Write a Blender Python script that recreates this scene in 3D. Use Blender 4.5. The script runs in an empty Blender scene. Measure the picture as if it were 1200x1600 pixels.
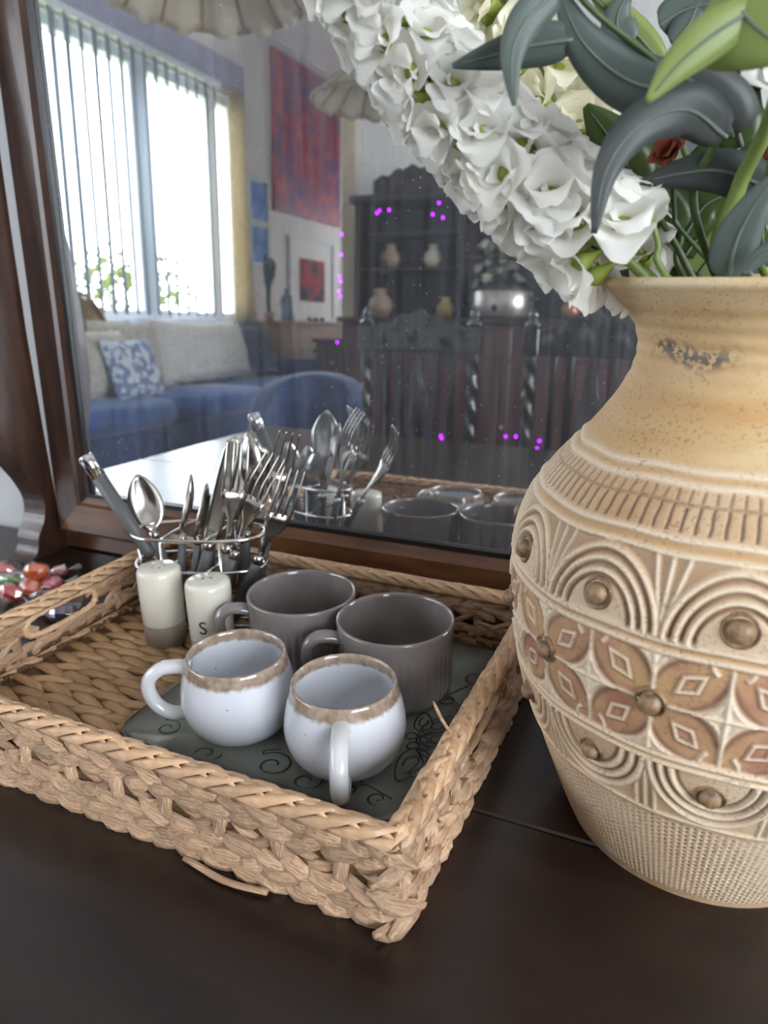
import bpy, math, random
import numpy as np
from mathutils import Vector, Matrix

random.seed(7)
rng = np.random.default_rng(7)
SC = bpy.context.scene
COL = SC.collection
PI = math.pi

# ------------------------------------------------------------------ camera
FPX, YAW, PITCH, ROLL, CH = 1112.94, 0.4245, 0.3239, -0.0127, 0.3602
MY, MT = 0.6647, 0.0353                       # mirror plane: y at the table top, backward tilt
cy, sy, cp, sp = math.cos(YAW), math.sin(YAW), math.cos(PITCH), math.sin(PITCH)
CF = np.array([-sy * cp, cy * cp, -sp]); CR = np.array([cy, sy, 0.0]); CU = np.cross(CR, CF)
_c, _s = math.cos(ROLL), math.sin(ROLL)
CR, CU = _c * CR + _s * CU, -_s * CR + _c * CU
CC = np.array([0, 0, CH])
cam = bpy.data.cameras.new('camera'); camo = bpy.data.objects.new('camera', cam); COL.objects.link(camo)
cam.sensor_fit = 'HORIZONTAL'; cam.sensor_width = 36; cam.lens = FPX * 36 / 1200
cam.clip_start = 0.01; cam.clip_end = 200
camo.matrix_world = Matrix(((CR[0], CU[0], -CF[0], 0), (CR[1], CU[1], -CF[1], 0), (CR[2], CU[2], -CF[2], CH), (0, 0, 0, 1)))
cam.dof.use_dof = True; cam.dof.focus_distance = 0.50; cam.dof.aperture_fstop = 10
SC.camera = camo

# ------------------------------------------------------------------ world, daylight, exposure
w = bpy.data.worlds.new('sky'); SC.world = w; w.use_nodes = True
bg = w.node_tree.nodes['Background']; bg.inputs[0].default_value = (0.86, 0.93, 1.0, 1); bg.inputs[1].default_value = 9.0
SC.view_settings.view_transform = 'Standard'; SC.view_settings.look = 'None'
SC.view_settings.gamma = 1; SC.view_settings.use_curve_mapping = False
SC.view_settings.exposure = 0.95
WX = -3.6                                     # window wall
WIN = (-3.79, 0.30, 0.31, 1.96)               # y0, y1, z0, z1


def portal(name, loc, rot, sx, sy_):
    l = bpy.data.lights.new(name, 'AREA'); l.shape = 'RECTANGLE'; l.size = sx; l.size_y = sy_; l.cycles.is_portal = True
    o = bpy.data.objects.new(name, l); COL.objects.link(o); o.location = loc; o.rotation_euler = rot
    return o


portal('window_or_fill_portal', (WX - 0.12, (WIN[0] + WIN[1]) / 2, (WIN[2] + WIN[3]) / 2), (0, -PI / 2, 0), WIN[3] - WIN[2], WIN[1] - WIN[0])
portal('window_or_fill_portal', (-2.76, -6.42, .9), (PI / 2, 0, 0), .5, 1.2)  # portal of the added, unseen end window
RFILL = (-2.1, -0.1, 0.1, 1.6)                # unseen window added in the right wall to brighten the room
portal('window_or_fill_portal', (1.92, (RFILL[0] + RFILL[1]) / 2, (RFILL[2] + RFILL[3]) / 2), (0, PI / 2, 0), RFILL[3] - RFILL[2], RFILL[1] - RFILL[0])  # portal of the added, unseen right window


# ------------------------------------------------------------------ pixel helpers
def ray(x, y):
    d = CF * FPX + CR * (x - 600) - CU * (y - 800)
    return d / np.linalg.norm(d)


def P(x, y, axis, val):
    """point of the direct view on the plane axis = val"""
    d = ray(x, y); i = 'xyz'.index(axis)
    return CC + (val - CC[i]) / d[i] * d


MN = np.array([0, math.cos(MT), -math.sin(MT)]); MQ = np.array([0, MY, 0])


def M(x, y, axis, val):
    """point of the room seen in the mirror, on the plane axis = val"""
    d = ray(x, y); t = ((MQ - CC) @ MN) / (d @ MN); o = CC + t * d; d = d - 2 * (d @ MN) * MN; i = 'xyz'.index(axis)
    return o + (val - o[i]) / d[i] * d


# ------------------------------------------------------------------ object helpers
def tag(o, label=None, cat=None, group=None, kind=None):
    if label: o['label'] = label
    if cat: o['category'] = cat
    if group: o['group'] = group
    if kind: o['kind'] = kind
    return o


def thing(name, label, cat, loc=(0, 0, 0), rz=0, group=None):
    o = bpy.data.objects.new(name, None); COL.objects.link(o)
    o.location = loc; o.rotation_euler = (0, 0, rz); o.empty_display_size = 0.02
    return tag(o, label, cat, group)


def mesh(name, V, F, smooth=True):
    me = bpy.data.meshes.new(name)
    me.from_pydata([tuple(map(float, v)) for v in V], [], [tuple(int(i) for i in f) for f in F])
    if smooth: me.polygons.foreach_set('use_smooth', [True] * len(me.polygons))
    me.update()
    return me


def add(name, me, mat=None, parent=None, loc=None, rot=None, mtx=None):
    o = bpy.data.objects.new(name, me); COL.objects.link(o)
    if mat is not None and len(me.materials) == 0: me.materials.append(mat)
    if parent is not None: o.parent = parent
    if mtx is not None: o.matrix_local = mtx
    if loc is not None: o.location = loc
    if rot is not None: o.rotation_euler = rot
    return o


def obj(name, VF, mat, parent=None, smooth=True, off=None):
    V, F = VF
    V = np.array(V, float)
    if off is not None: V = V - np.array(off)
    return add(name, mesh(name, V, F, smooth), mat, parent)


def join(*parts):
    V, F, n = [], [], 0
    for v, f in parts:
        V.extend([tuple(a) for a in v]); F.extend([tuple(i + n for i in q) for q in f]); n += len(v)
    return V, F


def xf(VF, m):
    return [tuple(m @ Vector(v)) for v in VF[0]], VF[1]


def box(x0, x1, y0, y1, z0, z1, b=0.0):
    x0, x1 = min(x0, x1), max(x0, x1); y0, y1 = min(y0, y1), max(y0, y1); z0, z1 = min(z0, z1), max(z0, z1)
    b = min(b, (x1 - x0) * .45, (y1 - y0) * .45, (z1 - z0) * .45)
    if b <= 0:
        V = [(x, y, z) for z in (z0, z1) for x, y in ((x0, y0), (x1, y0), (x1, y1), (x0, y1))]
        return V, [(3, 2, 1, 0), (4, 5, 6, 7), (0, 1, 5, 4), (1, 2, 6, 5), (2, 3, 7, 6), (3, 0, 4, 7)]
    V = []; F = []
    oct_ = lambda e: [(x0 + e, y0), (x1 - e, y0), (x1, y0 + e), (x1, y1 - e), (x1 - e, y1), (x0 + e, y1), (x0, y1 - e), (x0, y0 + e)]
    def ringz(z, ins):
        return [(min(max(x, x0 + ins), x1 - ins), min(max(y, y0 + ins), y1 - ins), z) for x, y in oct_(b)]
    for z, ins in ((z0, b), (z0 + b, 0), (z1 - b, 0), (z1, b)): V += ringz(z, ins)
    for k in range(3):
        for i in range(8): F.append((k * 8 + i, k * 8 + (i + 1) % 8, k * 8 + 8 + (i + 1) % 8, k * 8 + 8 + i))
    F.append(tuple(range(7, -1, -1))); F.append(tuple(range(24, 32)))
    return V, F


def lathe(prof, n=48, fn=None, cap=True):
    V = []; F = []
    for j, (r, z) in enumerate(prof):
        for i in range(n):
            a = 2 * PI * i / n
            rr = fn(r, z, a) if fn else r
            V.append((rr * math.cos(a), rr * math.sin(a), z))
    for j in range(len(prof) - 1):
        for i in range(n): F.append((j * n + i, j * n + (i + 1) % n, (j + 1) * n + (i + 1) % n, (j + 1) * n + i))
    if cap:
        F.append(tuple(range(n - 1, -1, -1))); k = (len(prof) - 1) * n; F.append(tuple(range(k, k + n)))
    return V, F


def cat(pts, sub=8):
    """Catmull-Rom through points"""
    p = [np.array(q, float) for q in pts]; p = [2 * p[0] - p[1]] + p + [2 * p[-1] - p[-2]]; out = []
    for i in range(1, len(p) - 2):
        for k in range(sub):
            t = k / sub
            out.append(.5 * (2 * p[i] + (p[i + 1] - p[i - 1]) * t + (2 * p[i - 1] - 5 * p[i] + 4 * p[i + 1] - p[i + 2]) * t * t
                             + (3 * p[i] - p[i - 1] - 3 * p[i + 1] + p[i + 2]) * t ** 3))
    out.append(p[-2])
    return out


def tube(path, r, n=8, closed=False, flat=1.0, up=(0, 0, 1), fn=None):
    """tube along a path; r number or list; flat squashes along the 'up' side axis"""
    p = np.array(path, float); m = len(p)
    if np.isscalar(r): r = [r] * m
    if closed: t = np.roll(p, -1, 0) - np.roll(p, 1, 0)
    else: t = np.gradient(p, axis=0)
    t /= np.linalg.norm(t, axis=1)[:, None] + 1e-12
    u = np.array(up, float); V = []; F = []
    for i in range(m):
        a = np.cross(t[i], u)
        if np.linalg.norm(a) < 1e-3: a = np.cross(t[i], np.array([1, 0.3, 0.1]))
        a /= np.linalg.norm(a); b = np.cross(a, t[i]); b /= np.linalg.norm(b)
        if up == 'min': pass
        for k in range(n):
            q = 2 * PI * k / n
            V.append(p[i] + r[i] * (a * math.cos(q) + b * math.sin(q) * flat))
        if np.isscalar(up) is False and closed is False: u = b
    e = m if closed else m - 1
    for i in range(e):
        for k in range(n):
            j = (i + 1) % m
            F.append((i * n + k, i * n + (k + 1) % n, j * n + (k + 1) % n, j * n + k))
    if not closed:
        F.append(tuple(range(n - 1, -1, -1))); F.append(tuple(range((m - 1) * n, m * n)))
    return V, F


def prism(poly, axis, a, b):
    """extrude a 2-D outline (other two axes in order) along axis from a to b"""
    n = len(poly); V = []
    for h in (a, b):
        for (u, v) in poly:
            V.append({'x': (h, u, v), 'y': (u, h, v), 'z': (u, v, h)}[axis])
    F = [tuple(range(n - 1, -1, -1)), tuple(range(n, 2 * n))]
    for i in range(n): F.append((i, (i + 1) % n, n + (i + 1) % n, n + i))
    return V, F


def frame(o, z, yhint):
    """matrix with local z along z, local y close to yhint, at o"""
    z = Vector(z).normalized(); y = Vector(yhint); y = (y - y.dot(z) * z).normalized(); x = y.cross(z)
    return Matrix(((x.x, y.x, z.x, o[0]), (x.y, y.y, z.y, o[1]), (x.z, y.z, z.z, o[2]), (0, 0, 0, 1)))


# ------------------------------------------------------------------ materials
def lin(h):
    h = h.lstrip('#'); c = [int(h[i:i + 2], 16) / 255 for i in (0, 2, 4)]
    return tuple(((x + .055) / 1.055) ** 2.4 if x > .04045 else x / 12.92 for x in c) + (1,)


def N(nt, typ, **kw):
    n = nt.nodes.new(typ)
    for k, v in kw.items(): setattr(n, k, v)
    return n


def ramp(nt, fac, stops):
    r = N(nt, 'ShaderNodeValToRGB'); e = r.color_ramp.elements
    while len(e) > len(stops): e.remove(e[-1])
    while len(e) < len(stops): e.new(0.5)
    for i, (p, c) in enumerate(stops): e[i].position = p; e[i].color = c
    nt.links.new(fac, r.inputs[0]); return r.outputs[0]


def pm(name, c1, c2=None, scale=20, stretch=(1, 1, 1), rough=.5, metal=0, bump=0, bscale=None, coat=0, detail=4, rand=0, lo=.35, hi=.65,
       emit=None, estr=0, sheen=0, spec=.5, trans=0, alpha=1):
    m = bpy.data.materials.new(name); m.use_nodes = True; nt = m.node_tree; b = nt.nodes['Principled BSDF']; L = nt.links
    c1 = lin(c1) if isinstance(c1, str) else c1
    b.inputs['Base Color'].default_value = c1; b.inputs['Roughness'].default_value = rough; b.inputs['Metallic'].default_value = metal
    b.inputs['Specular IOR Level'].default_value = spec
    if coat: b.inputs['Coat Weight'].default_value = coat; b.inputs['Coat Roughness'].default_value = .08
    if sheen: b.inputs['Sheen Weight'].default_value = sheen
    if trans: b.inputs['Transmission Weight'].default_value = trans
    if emit: b.inputs['Emission Color'].default_value = lin(emit); b.inputs['Emission Strength'].default_value = estr
    col = None
    if c2 or bump:
        tc = N(nt, 'ShaderNodeTexCoord'); mp = N(nt, 'ShaderNodeMapping'); mp.inputs['Scale'].default_value = stretch
        L.new(tc.outputs['Object'], mp.inputs[0])
    if c2:
        nz = N(nt, 'ShaderNodeTexNoise'); nz.inputs['Scale'].default_value = scale; nz.inputs['Detail'].default_value = detail
        L.new(mp.outputs[0], nz.inputs['Vector'])
        c2 = lin(c2) if isinstance(c2, str) else c2
        col = ramp(nt, nz.outputs['Fac'], [(lo, c1), (hi, c2)])
    if rand:
        oi = N(nt, 'ShaderNodeObjectInfo'); mr = N(nt, 'ShaderNodeMapRange'); mr.inputs[3].default_value = 1 - rand; mr.inputs[4].default_value = 1 + rand
        L.new(oi.outputs['Random'], mr.inputs[0])
        hs = N(nt, 'ShaderNodeHueSaturation'); L.new(mr.outputs[0], hs.inputs['Value'])
        if col: L.new(col, hs.inputs['Color'])
        else: hs.inputs['Color'].default_value = c1
        col = hs.outputs[0]
    if col: L.new(col, b.inputs['Base Color'])
    if bump:
        nb = N(nt, 'ShaderNodeTexNoise'); nb.inputs['Scale'].default_value = bscale or scale; nb.inputs['Detail'].default_value = 3
        L.new(mp.outputs[0], nb.inputs['Vector'])
        bp = N(nt, 'ShaderNodeBump'); bp.inputs['Strength'].default_value = bump; bp.inputs['Distance'].default_value = .002
        L.new(nb.outputs['Fac'], bp.inputs['Height']); L.new(bp.outputs[0], b.inputs['Normal'])
    return m


def clear(name, tint=(1, 1, 1, 1), gloss=.08, rough=.02):
    """thin clear sheet: lets light straight through, with a faint sheen"""
    m = bpy.data.materials.new(name); m.use_nodes = True; nt = m.node_tree; nt.nodes.remove(nt.nodes['Principled BSDF'])
    t = N(nt, 'ShaderNodeBsdfTransparent'); g = N(nt, 'ShaderNodeBsdfGlossy'); x = N(nt, 'ShaderNodeMixShader')
    t.inputs[0].default_value = tint; g.inputs['Roughness'].default_value = rough; x.inputs[0].default_value = gloss
    nt.links.new(t.outputs[0], x.inputs[1]); nt.links.new(g.outputs[0], x.inputs[2]); nt.links.new(x.outputs[0], nt.nodes['Material Output'].inputs[0])
    return m


def thin(name, c, c2=None, transl=.35, scale=30, rough=.5, vein=None):
    """petal / leaf: diffuse with light coming through"""
    m = pm(name, c, c2, scale=scale, rough=rough, rand=.1); nt = m.node_tree; b = nt.nodes['Principled BSDF']
    t = N(nt, 'ShaderNodeBsdfTranslucent'); x = N(nt, 'ShaderNodeMixShader'); x.inputs[0].default_value = transl
    src = b.inputs['Base Color'].links[0].from_socket if b.inputs['Base Color'].links else None
    if src: nt.links.new(src, t.inputs[0])
    else: t.inputs[0].default_value = lin(c)
    nt.links.new(b.outputs[0], x.inputs[1]); nt.links.new(t.outputs[0], x.inputs[2]); nt.links.new(x.outputs[0], nt.nodes['Material Output'].inputs[0])
    return m


MT_ = {}
MT_['table'] = pm('dark_table_wood', '#1d1310', '#2a1d17', scale=5, stretch=(1.5, 9, 9), rough=.27, spec=.5, bump=.03, bscale=30, detail=6)
MT_['frame'] = pm('mirror_lit_rail_wood', '#583824', '#724a30', scale=9, stretch=(1.5, 8, 8), rough=.28, coat=.35, bump=.03)  # rails lighter than the stiles: the light on them is put into the colour
MT_['stile'] = pm('mirror_stile_wood', '#33211a', '#4a3024', scale=9, stretch=(8, 8, 1.5), rough=.36, coat=.2, bump=.03)
MT_['steel'] = pm('brushed_steel', '#c9c6c0', '#b2aca6', scale=60, stretch=(1, 1, .1), rough=.22, metal=1)
MT_['chrome'] = pm('chrome_wire', '#e0e0e0', rough=.12, metal=1)
MT_['greyplastic'] = pm('grey_handle_plastic', '#5f5e5f', '#545354', scale=40, rough=.5)
MT_['greyglaze'] = pm('grey_glaze', '#837b78', '#766e6c', scale=25, rough=.16, coat=.5)
MT_['strand'] = pm('dried_leaf_strand', '#d2b091', '#9c7657', scale=26, stretch=(.5, 11, 11), rough=.5, bump=1.0, bscale=90, rand=.24, lo=.3, hi=.75)
MT_['rimstrand'] = pm('rim_leaf_strand', '#d8b592', '#b48b66', scale=22, stretch=(2, 6, 6), rough=.42, bump=.5, bscale=80, rand=.2, lo=.3, hi=.8)
MT_['floorstrand'] = pm('tray_floor_strand', '#b8946c', '#8c6a4a', scale=26, stretch=(.5, 8, 8), rough=.5, bump=.6, bscale=70, rand=.18, lo=.3, hi=.75)
MT_['core'] = pm('wicker_core_gap_shade', '#6b4e32', '#553c26', scale=60, rough=.8)  # darkened core colour stands in for shade in the weave gaps
MT_['wallwhite'] = pm('white_wall_paint', '#e6e1db', '#dfd9d3', scale=3, rough=.85)
MT_['wallback'] = pm('plaster_wall_paint', '#dadbdc', '#d2d4d6', scale=3, rough=.85)
MT_['ceiling'] = pm('ceiling_paint', '#ddd6d3', '#d6cfcc', scale=2, rough=.9)
MT_['floor'] = pm('floor_boards', '#6b4a33', '#54392a', scale=5, stretch=(2, 20, 1), rough=.4)
MT_['darkwood'] = pm('dark_oak', '#15100e', '#201714', scale=8, stretch=(6, 6, 1), rough=.2, coat=.7)
MT_['redwood'] = pm('mahogany', '#38201c', '#4a2a24', scale=6, stretch=(6, 6, 1), rough=.35, coat=.2)
MT_['navy'] = pm('navy_fabric', '#223252', '#2b4068', scale=14, rough=.9, bump=.3, bscale=160, sheen=.3)
MT_['blue'] = pm('blue_throw_fabric', '#35578e', '#264373', scale=7, rough=.9, bump=.3, bscale=120, sheen=.3)
MT_['beige'] = pm('beige_linen', '#b9b1a4', '#a49b8e', scale=30, rough=.9, bump=.3, bscale=200)
MT_['cream'] = pm('cream_knit', '#cfccc4', '#bdb8ae', scale=9, stretch=(1, 1, 9), rough=.95, bump=.5, bscale=60)
MT_['framewhite'] = pm('white_window_frame', '#d9dade', rough=.5)
MT_['slat'] = pm('blind_slat_fabric', '#8f9aa3', '#86919a', scale=20, rough=.8)
MT_['pelmet'] = pm('lavender_grey_pelmet', '#a7a6b8', '#9d9cb0', scale=8, rough=.8)
MT_['curtain'] = thin('cream_curtain', '#e6dcc4', '#d9ceb2', transl=.5)
MT_['glass'] = clear('window_glass', gloss=.05)
MT_['cello'] = clear('cellophane', gloss=.28, rough=.12)
MT_['shade'] = thin('pendant_fabric', '#d9cfbb', '#c4b596', transl=.35, scale=6)
MT_['cane'] = pm('cane_rib', '#a08862', '#8a7350', scale=30, rough=.6)
MT_['stem'] = pm('green_stem', '#84944f', '#6d8040', scale=40, rough=.45)
MT_['dkstem'] = pm('dark_green_stem', '#4d5f33', '#3d4d2a', scale=40, rough=.45)
MT_['petal'] = thin('white_petal', '#f8f7f3', '#f1efe7', transl=.45, scale=18)
MT_['petal2'] = thin('ivory_petal', '#f5f2e0', '#eee8cc', transl=.45, scale=18)
MT_['calyx'] = thin('calyx_green', '#a9b656', '#8a9a40', transl=.2)
MT_['euc'] = thin('grey_green_leaf', '#5f6b65', '#525f59', transl=.15, scale=12, rough=.5)
MT_['eucd'] = thin('slate_green_leaf', '#484c4b', '#3d4241', transl=.1, scale=12, rough=.5)
MT_['mag'] = thin('dark_green_leaf', '#394a24', '#4a5c2c', transl=.15, scale=10, rough=.35)
MT_['lime'] = thin('light_green_leaf', '#a9b86e', '#96a85e', transl=.35, scale=10, rough=.4)
MT_['rust'] = thin('rust_petal', '#a5553a', '#8a3f2c', transl=.3)
MT_['soil'] = pm('dark_floral_foam', '#20261a', '#161a12', scale=60, rough=.9)


# ------------------------------------------------------------------ setting
def struct(name, VF, mat, parent=None, smooth=False):
    o = obj(name, VF, mat, parent, smooth)
    if parent is None: o['kind'] = 'structure'
    return o


FZ, CZ = -0.76, 2.58
WB, WR, WE, WF = 0.715, 1.8, -6.3, -3.14       # back wall, right wall, end wall, partition
struct('floor', box(WX - .15, WR + .15, WE - .15, WB + .15, FZ - .1, FZ), MT_['floor'])
struct('ceiling', box(WX - .15, WR + .15, WE - .15, WB + .15, CZ, CZ + .1), MT_['ceiling'])
struct('wall_back', box(WX - .15, WR + .15, WB, WB + .15, FZ, CZ), MT_['wallback'])
EFILL = (-3.01, -2.51, .30, 1.50)              # x0, x1, z0, z1 of an unseen end window, added to brighten the far wall
struct('wall_end', join(box(WX - .15, EFILL[0], WE - .15, WE, FZ, CZ), box(EFILL[1], -2.25, WE - .15, WE, FZ, CZ), box(EFILL[0], EFILL[1], WE - .15, WE, FZ, EFILL[2]), box(EFILL[0], EFILL[1], WE - .15, WE, EFILL[3], CZ)), MT_['wallwhite'])
struct('wall_front', join(box(-2.25, WR + .15, WF - .12, WF, FZ, CZ), box(-2.27, -2.15, WE, WF - .12, FZ, CZ)), MT_['wallwhite'])


def holed(x0, x1, y0, y1, win):
    a, b, c, d = win
    return join(box(x0, x1, y0, a, FZ, CZ), box(x0, x1, b, y1, FZ, CZ), box(x0, x1, a, b, FZ, c), box(x0, x1, a, b, d, CZ))


struct('wall_left', holed(WX - .15, WX, WE, WB, WIN), MT_['wallwhite'])
struct('wall_right', holed(WR, WR + .15, WF, WB, RFILL), MT_['wallwhite'])
struct('trim_1', box(-2.32, -2.22, WF - .14, WF + .02, FZ, CZ - .02, .006), pm('beige_corner_trim', '#c6b497', '#bba889', scale=6, rough=.6))
struct('baseboard_left', box(WX, WX + .018, WE, WB, FZ, FZ + .1, .003), MT_['framewhite'])
struct('ground_outside', box(-30, WX - .15, -30, 12, FZ - .35, FZ - .25), pm('garden_ground', '#8a8f60', '#6f7d48', scale=1.2, rough=.95))


def window(name, x, win, muls, inner):
    a, b, c, d = win; root = bpy.data.objects.new(name, None); COL.objects.link(root); root['kind'] = 'structure'; root.location = (x, (a + b) / 2, c)
    off = (x, (a + b) / 2, c); fw = .06
    for bx in (box(x - .05, x + .05, a, a + fw, c, d, .004), box(x - .05, x + .05, b - fw, b, c, d, .004),
               box(x - .05, x + .05, a + fw, b - fw, c, c + fw, .004), box(x - .05, x + .05, a + fw, b - fw, d - fw, d, .004)):
        obj('window_frame', bx, MT_['framewhite'], root, False, off)
    edges = [a + fw]
    for m0, m1 in muls:
        obj('mullion', box(x - .045, x + .045, m0, m1, c + fw, d - fw, .004), MT_['framewhite'], root, False, off); edges += [m0, m1]
    edges.append(b - fw)
    for i in range(0, len(edges), 2):
        obj('pane', box(x - .004, x + .004, edges[i], edges[i + 1], c + fw, d - fw), MT_['glass'], root, False, off)
    obj('window_sill', box(min(x, inner), max(x, inner), a - .03, b + .03, c - .03, c - .002, .004), MT_['framewhite'], root, False, off)


window('window_1', WX - .08, WIN, [(-3.60, -3.47), (-2.86, -2.68), (-1.30, -1.16)], WX + .06)
window('window_added_right', WR + .08, RFILL, [(-1.14, -1.06)], WR - .05)  # added out of view as fill light for the room

wr3 = bpy.data.objects.new('window_added_end', None); COL.objects.link(wr3); wr3['kind'] = 'structure'; wr3.location = (-2.76, WE - .08, EFILL[2]); w3o = (-2.76, WE - .08, EFILL[2])  # added out of view as fill light for the far wall
for b_ in ((EFILL[0], EFILL[0] + .06, EFILL[2], EFILL[3]), (EFILL[1] - .06, EFILL[1], EFILL[2], EFILL[3]), (EFILL[0] + .06, EFILL[1] - .06, EFILL[2], EFILL[2] + .06), (EFILL[0] + .06, EFILL[1] - .06, EFILL[3] - .06, EFILL[3])):
    obj('window_frame', box(b_[0], b_[1], WE - .12, WE - .03, b_[2], b_[3], .004), MT_['framewhite'], wr3, False, w3o)
obj('pane', box(EFILL[0] + .06, EFILL[1] - .06, WE - .08, WE - .072, EFILL[2] + .06, EFILL[3] - .06), MT_['glass'], wr3, False, w3o)

# ------------------------------------------------------------------ table
TAB = thing('dining_table', 'dark brown plank-topped wooden dining table under the wicker tray', 'table', (-.2, .1, FZ))
toff = (-.2, .1, FZ)


def tabx(y): return -1.115 - .10 * (0.70 - y) / 1.2


ys = [.700, .3985, .100, -.200, -.505]
for i in range(4):
    a, b = ys[i + 1] + .0007, ys[i] - .0007
    x0a, x0b = tabx(a), tabx(b)
    e = .0016
    V = []
    for z, ins in ((-.032, 0), (-e, 0), (0, e)):
        V += [(x0a + ins, a + ins, z), (1.10 - ins, a + ins, z), (1.10 - ins, b - ins, z), (x0b + ins, b - ins, z)]
    F = [(3, 2, 1, 0), (8, 9, 10, 11)] + [(k * 4 + j, k * 4 + (j + 1) % 4, k * 4 + 4 + (j + 1) % 4, k * 4 + 4 + j) for k in range(2) for j in range(4)]
    obj('tabletop_plank', (V, F), MT_['table'], TAB, False, toff)
obj('apron', box(-1.05, 1.0, -.42, -.395, -.13, -.032, .003), MT_['darkwood'], TAB, False, toff)
obj('apron', box(-1.05, 1.0, .60, .625, -.13, -.032, .003), MT_['darkwood'], TAB, False, toff)
for lx in (-1.04, .98):
    for ly in (-.40, .61):
        pr = [(.042, 0), (.045, .04), (.03, .08), (.04, .16), (.047, .3), (.03, .44), (.045, .5), (.045, .62)]
        V, F = lathe(pr, 20); V = [(x + lx, y + ly, z + FZ) for x, y, z in V]
        obj('leg', (V, F), MT_['darkwood'], TAB, True, toff)

# ------------------------------------------------------------------ mirror
MIR = thing('dressing_mirror', 'wood framed tilting table mirror standing behind the wicker tray', 'mirror', (-.13, .66, 0))
moff = (-.13, .66, 0)
ct, st = math.cos(MT), math.sin(MT)


def mp(VF):
    """mirror-local (x, depth towards the wall, height along the glass) -> world"""
    return [(x, MY + d * ct + z * st, z * ct - d * st) for x, d, z in VF[0]], VF[1]


GX0, GX1, GZ0, GZ1 = -.7325, .52, .0829, .86
FWID = .052


def mitre(p0, p1, p2, p3, d0, d1, d2):
    """one frame member: inner edge p0-p1, outer edge p3-p2; sloped moulding near the glass"""
    p0, p1, p2, p3 = map(np.array, (p0, p1, p2, p3)); V = []
    for t, d in ((0, d0), (0, d1), (.16, d2 + .004), (.22, d2), (.93, d2), (1, d2 + .003), (1, .02), (0, .02)):
        a = p0 + (p3 - p0) * t; b = p1 + (p2 - p1) * t
        V += [(a[0], d, a[1]), (b[0], d, b[1])]
    n = 8; F = [(2 * i, 2 * ((i + 1) % n), 2 * ((i + 1) % n) + 1, 2 * i + 1) for i in range(n)]
    F += [tuple(range(0, 16, 2)), tuple(range(15, 0, -2))]
    return mp((V, F))


ix0, ix1, iz0, iz1 = GX0, GX1, GZ0, GZ1; ox0, ox1, oz0, oz1 = ix0 - FWID, ix1 + FWID, iz0 - FWID, iz1 + FWID
D = (0.0, -.004, -.013)
obj('frame_rail', mitre((ix0, iz0), (ix1, iz0), (ox1, oz0), (ox0, oz0), *D), MT_['frame'], MIR, False, moff)
obj('frame_rail', mitre((ix0, iz1), (ix1, iz1), (ox1, oz1), (ox0, oz1), *D), MT_['frame'], MIR, False, moff)
obj('frame_stile', mitre((ix0, iz0), (ix0, iz1), (ox0, oz1), (ox0, oz0), *D), MT_['stile'], MIR, False, moff)
obj('frame_stile', mitre((ix1, iz0), (ix1, iz1), (ox1, oz1), (ox1, oz0), *D), MT_['stile'], MIR, False, moff)
for bx in ((ix0, ix1, iz0, iz0 + .005), (ix0, ix1, iz1 - .005, iz1), (ix0, ix0 + .006, iz0, iz1), (ix1 - .006, ix1, iz0, iz1)):
    obj('dark_inner_bead', mp(box(bx[0], bx[1], -.006, -.0005, bx[2], bx[3])), pm('black_bead', '#15110f', rough=.4), MIR, False, moff)
obj('backing_board', mp(box(ox0 + .01, ox1 - .01, .006, .010, oz0 + .01, oz1 - .01)), MT_['darkwood'], MIR, False, moff)

mm = bpy.data.materials.new('dusty_mirror_glass'); mm.use_nodes = True; nt = mm.node_tree; nt.nodes.remove(nt.nodes['Principled BSDF'])
g = N(nt, 'ShaderNodeBsdfGlossy'); g.inputs[0].default_value = (.84, .86, .88, 1); g.inputs['Roughness'].default_value = .0
df = N(nt, 'ShaderNodeBsdfDiffuse'); df.inputs[0].default_value = (.62, .66, .74, 1)
tc = N(nt, 'ShaderNodeTexCoord'); mpn = N(nt, 'ShaderNodeMapping'); mpn.inputs['Scale'].default_value = (60, 1, 3)
nt.links.new(tc.outputs['Object'], mpn.inputs[0])
n1 = N(nt, 'ShaderNodeTexNoise'); n1.inputs['Scale'].default_value = 2.2; n1.inputs['Detail'].default_value = 5; nt.links.new(mpn.outputs[0], n1.inputs[0])
streak = ramp(nt, n1.outputs['Fac'], [(.35, (.055, .055, .055, 1)), (.8, (.16, .16, .16, 1))])
vo = N(nt, 'ShaderNodeTexVoronoi'); vo.inputs['Scale'].default_value = 150; nt.links.new(tc.outputs['Object'], vo.inputs['Vector'])
n2 = N(nt, 'ShaderNodeTexNoise'); n2.inputs['Scale'].default_value = 5; n2.inputs['Detail'].default_value = 3; nt.links.new(tc.outputs['Object'], n2.inputs[0])
dsz = N(nt, 'ShaderNodeMath', operation='MULTIPLY'); dsz.inputs[1].default_value = .2; nt.links.new(n2.outputs['Fac'], dsz.inputs[0])
vr = N(nt, 'ShaderNodeMath', operation='LESS_THAN'); nt.links.new(vo.outputs['Distance'], vr.inputs[0]); nt.links.new(dsz.outputs[0], vr.inputs[1])
wr = N(nt, 'ShaderNodeMath', operation='GREATER_THAN'); sepc = N(nt, 'ShaderNodeSeparateColor'); nt.links.new(vo.outputs['Color'], sepc.inputs[0])
nt.links.new(sepc.outputs[0], wr.inputs[0]); wr.inputs[1].default_value = .45
sk = N(nt, 'ShaderNodeMath', operation='MULTIPLY'); nt.links.new(vr.outputs[0], sk.inputs[0]); nt.links.new(wr.outputs[0], sk.inputs[1])
sk2 = N(nt, 'ShaderNodeMath', operation='MULTIPLY'); nt.links.new(sk.outputs[0], sk2.inputs[0]); sk2.inputs[1].default_value = .28
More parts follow.
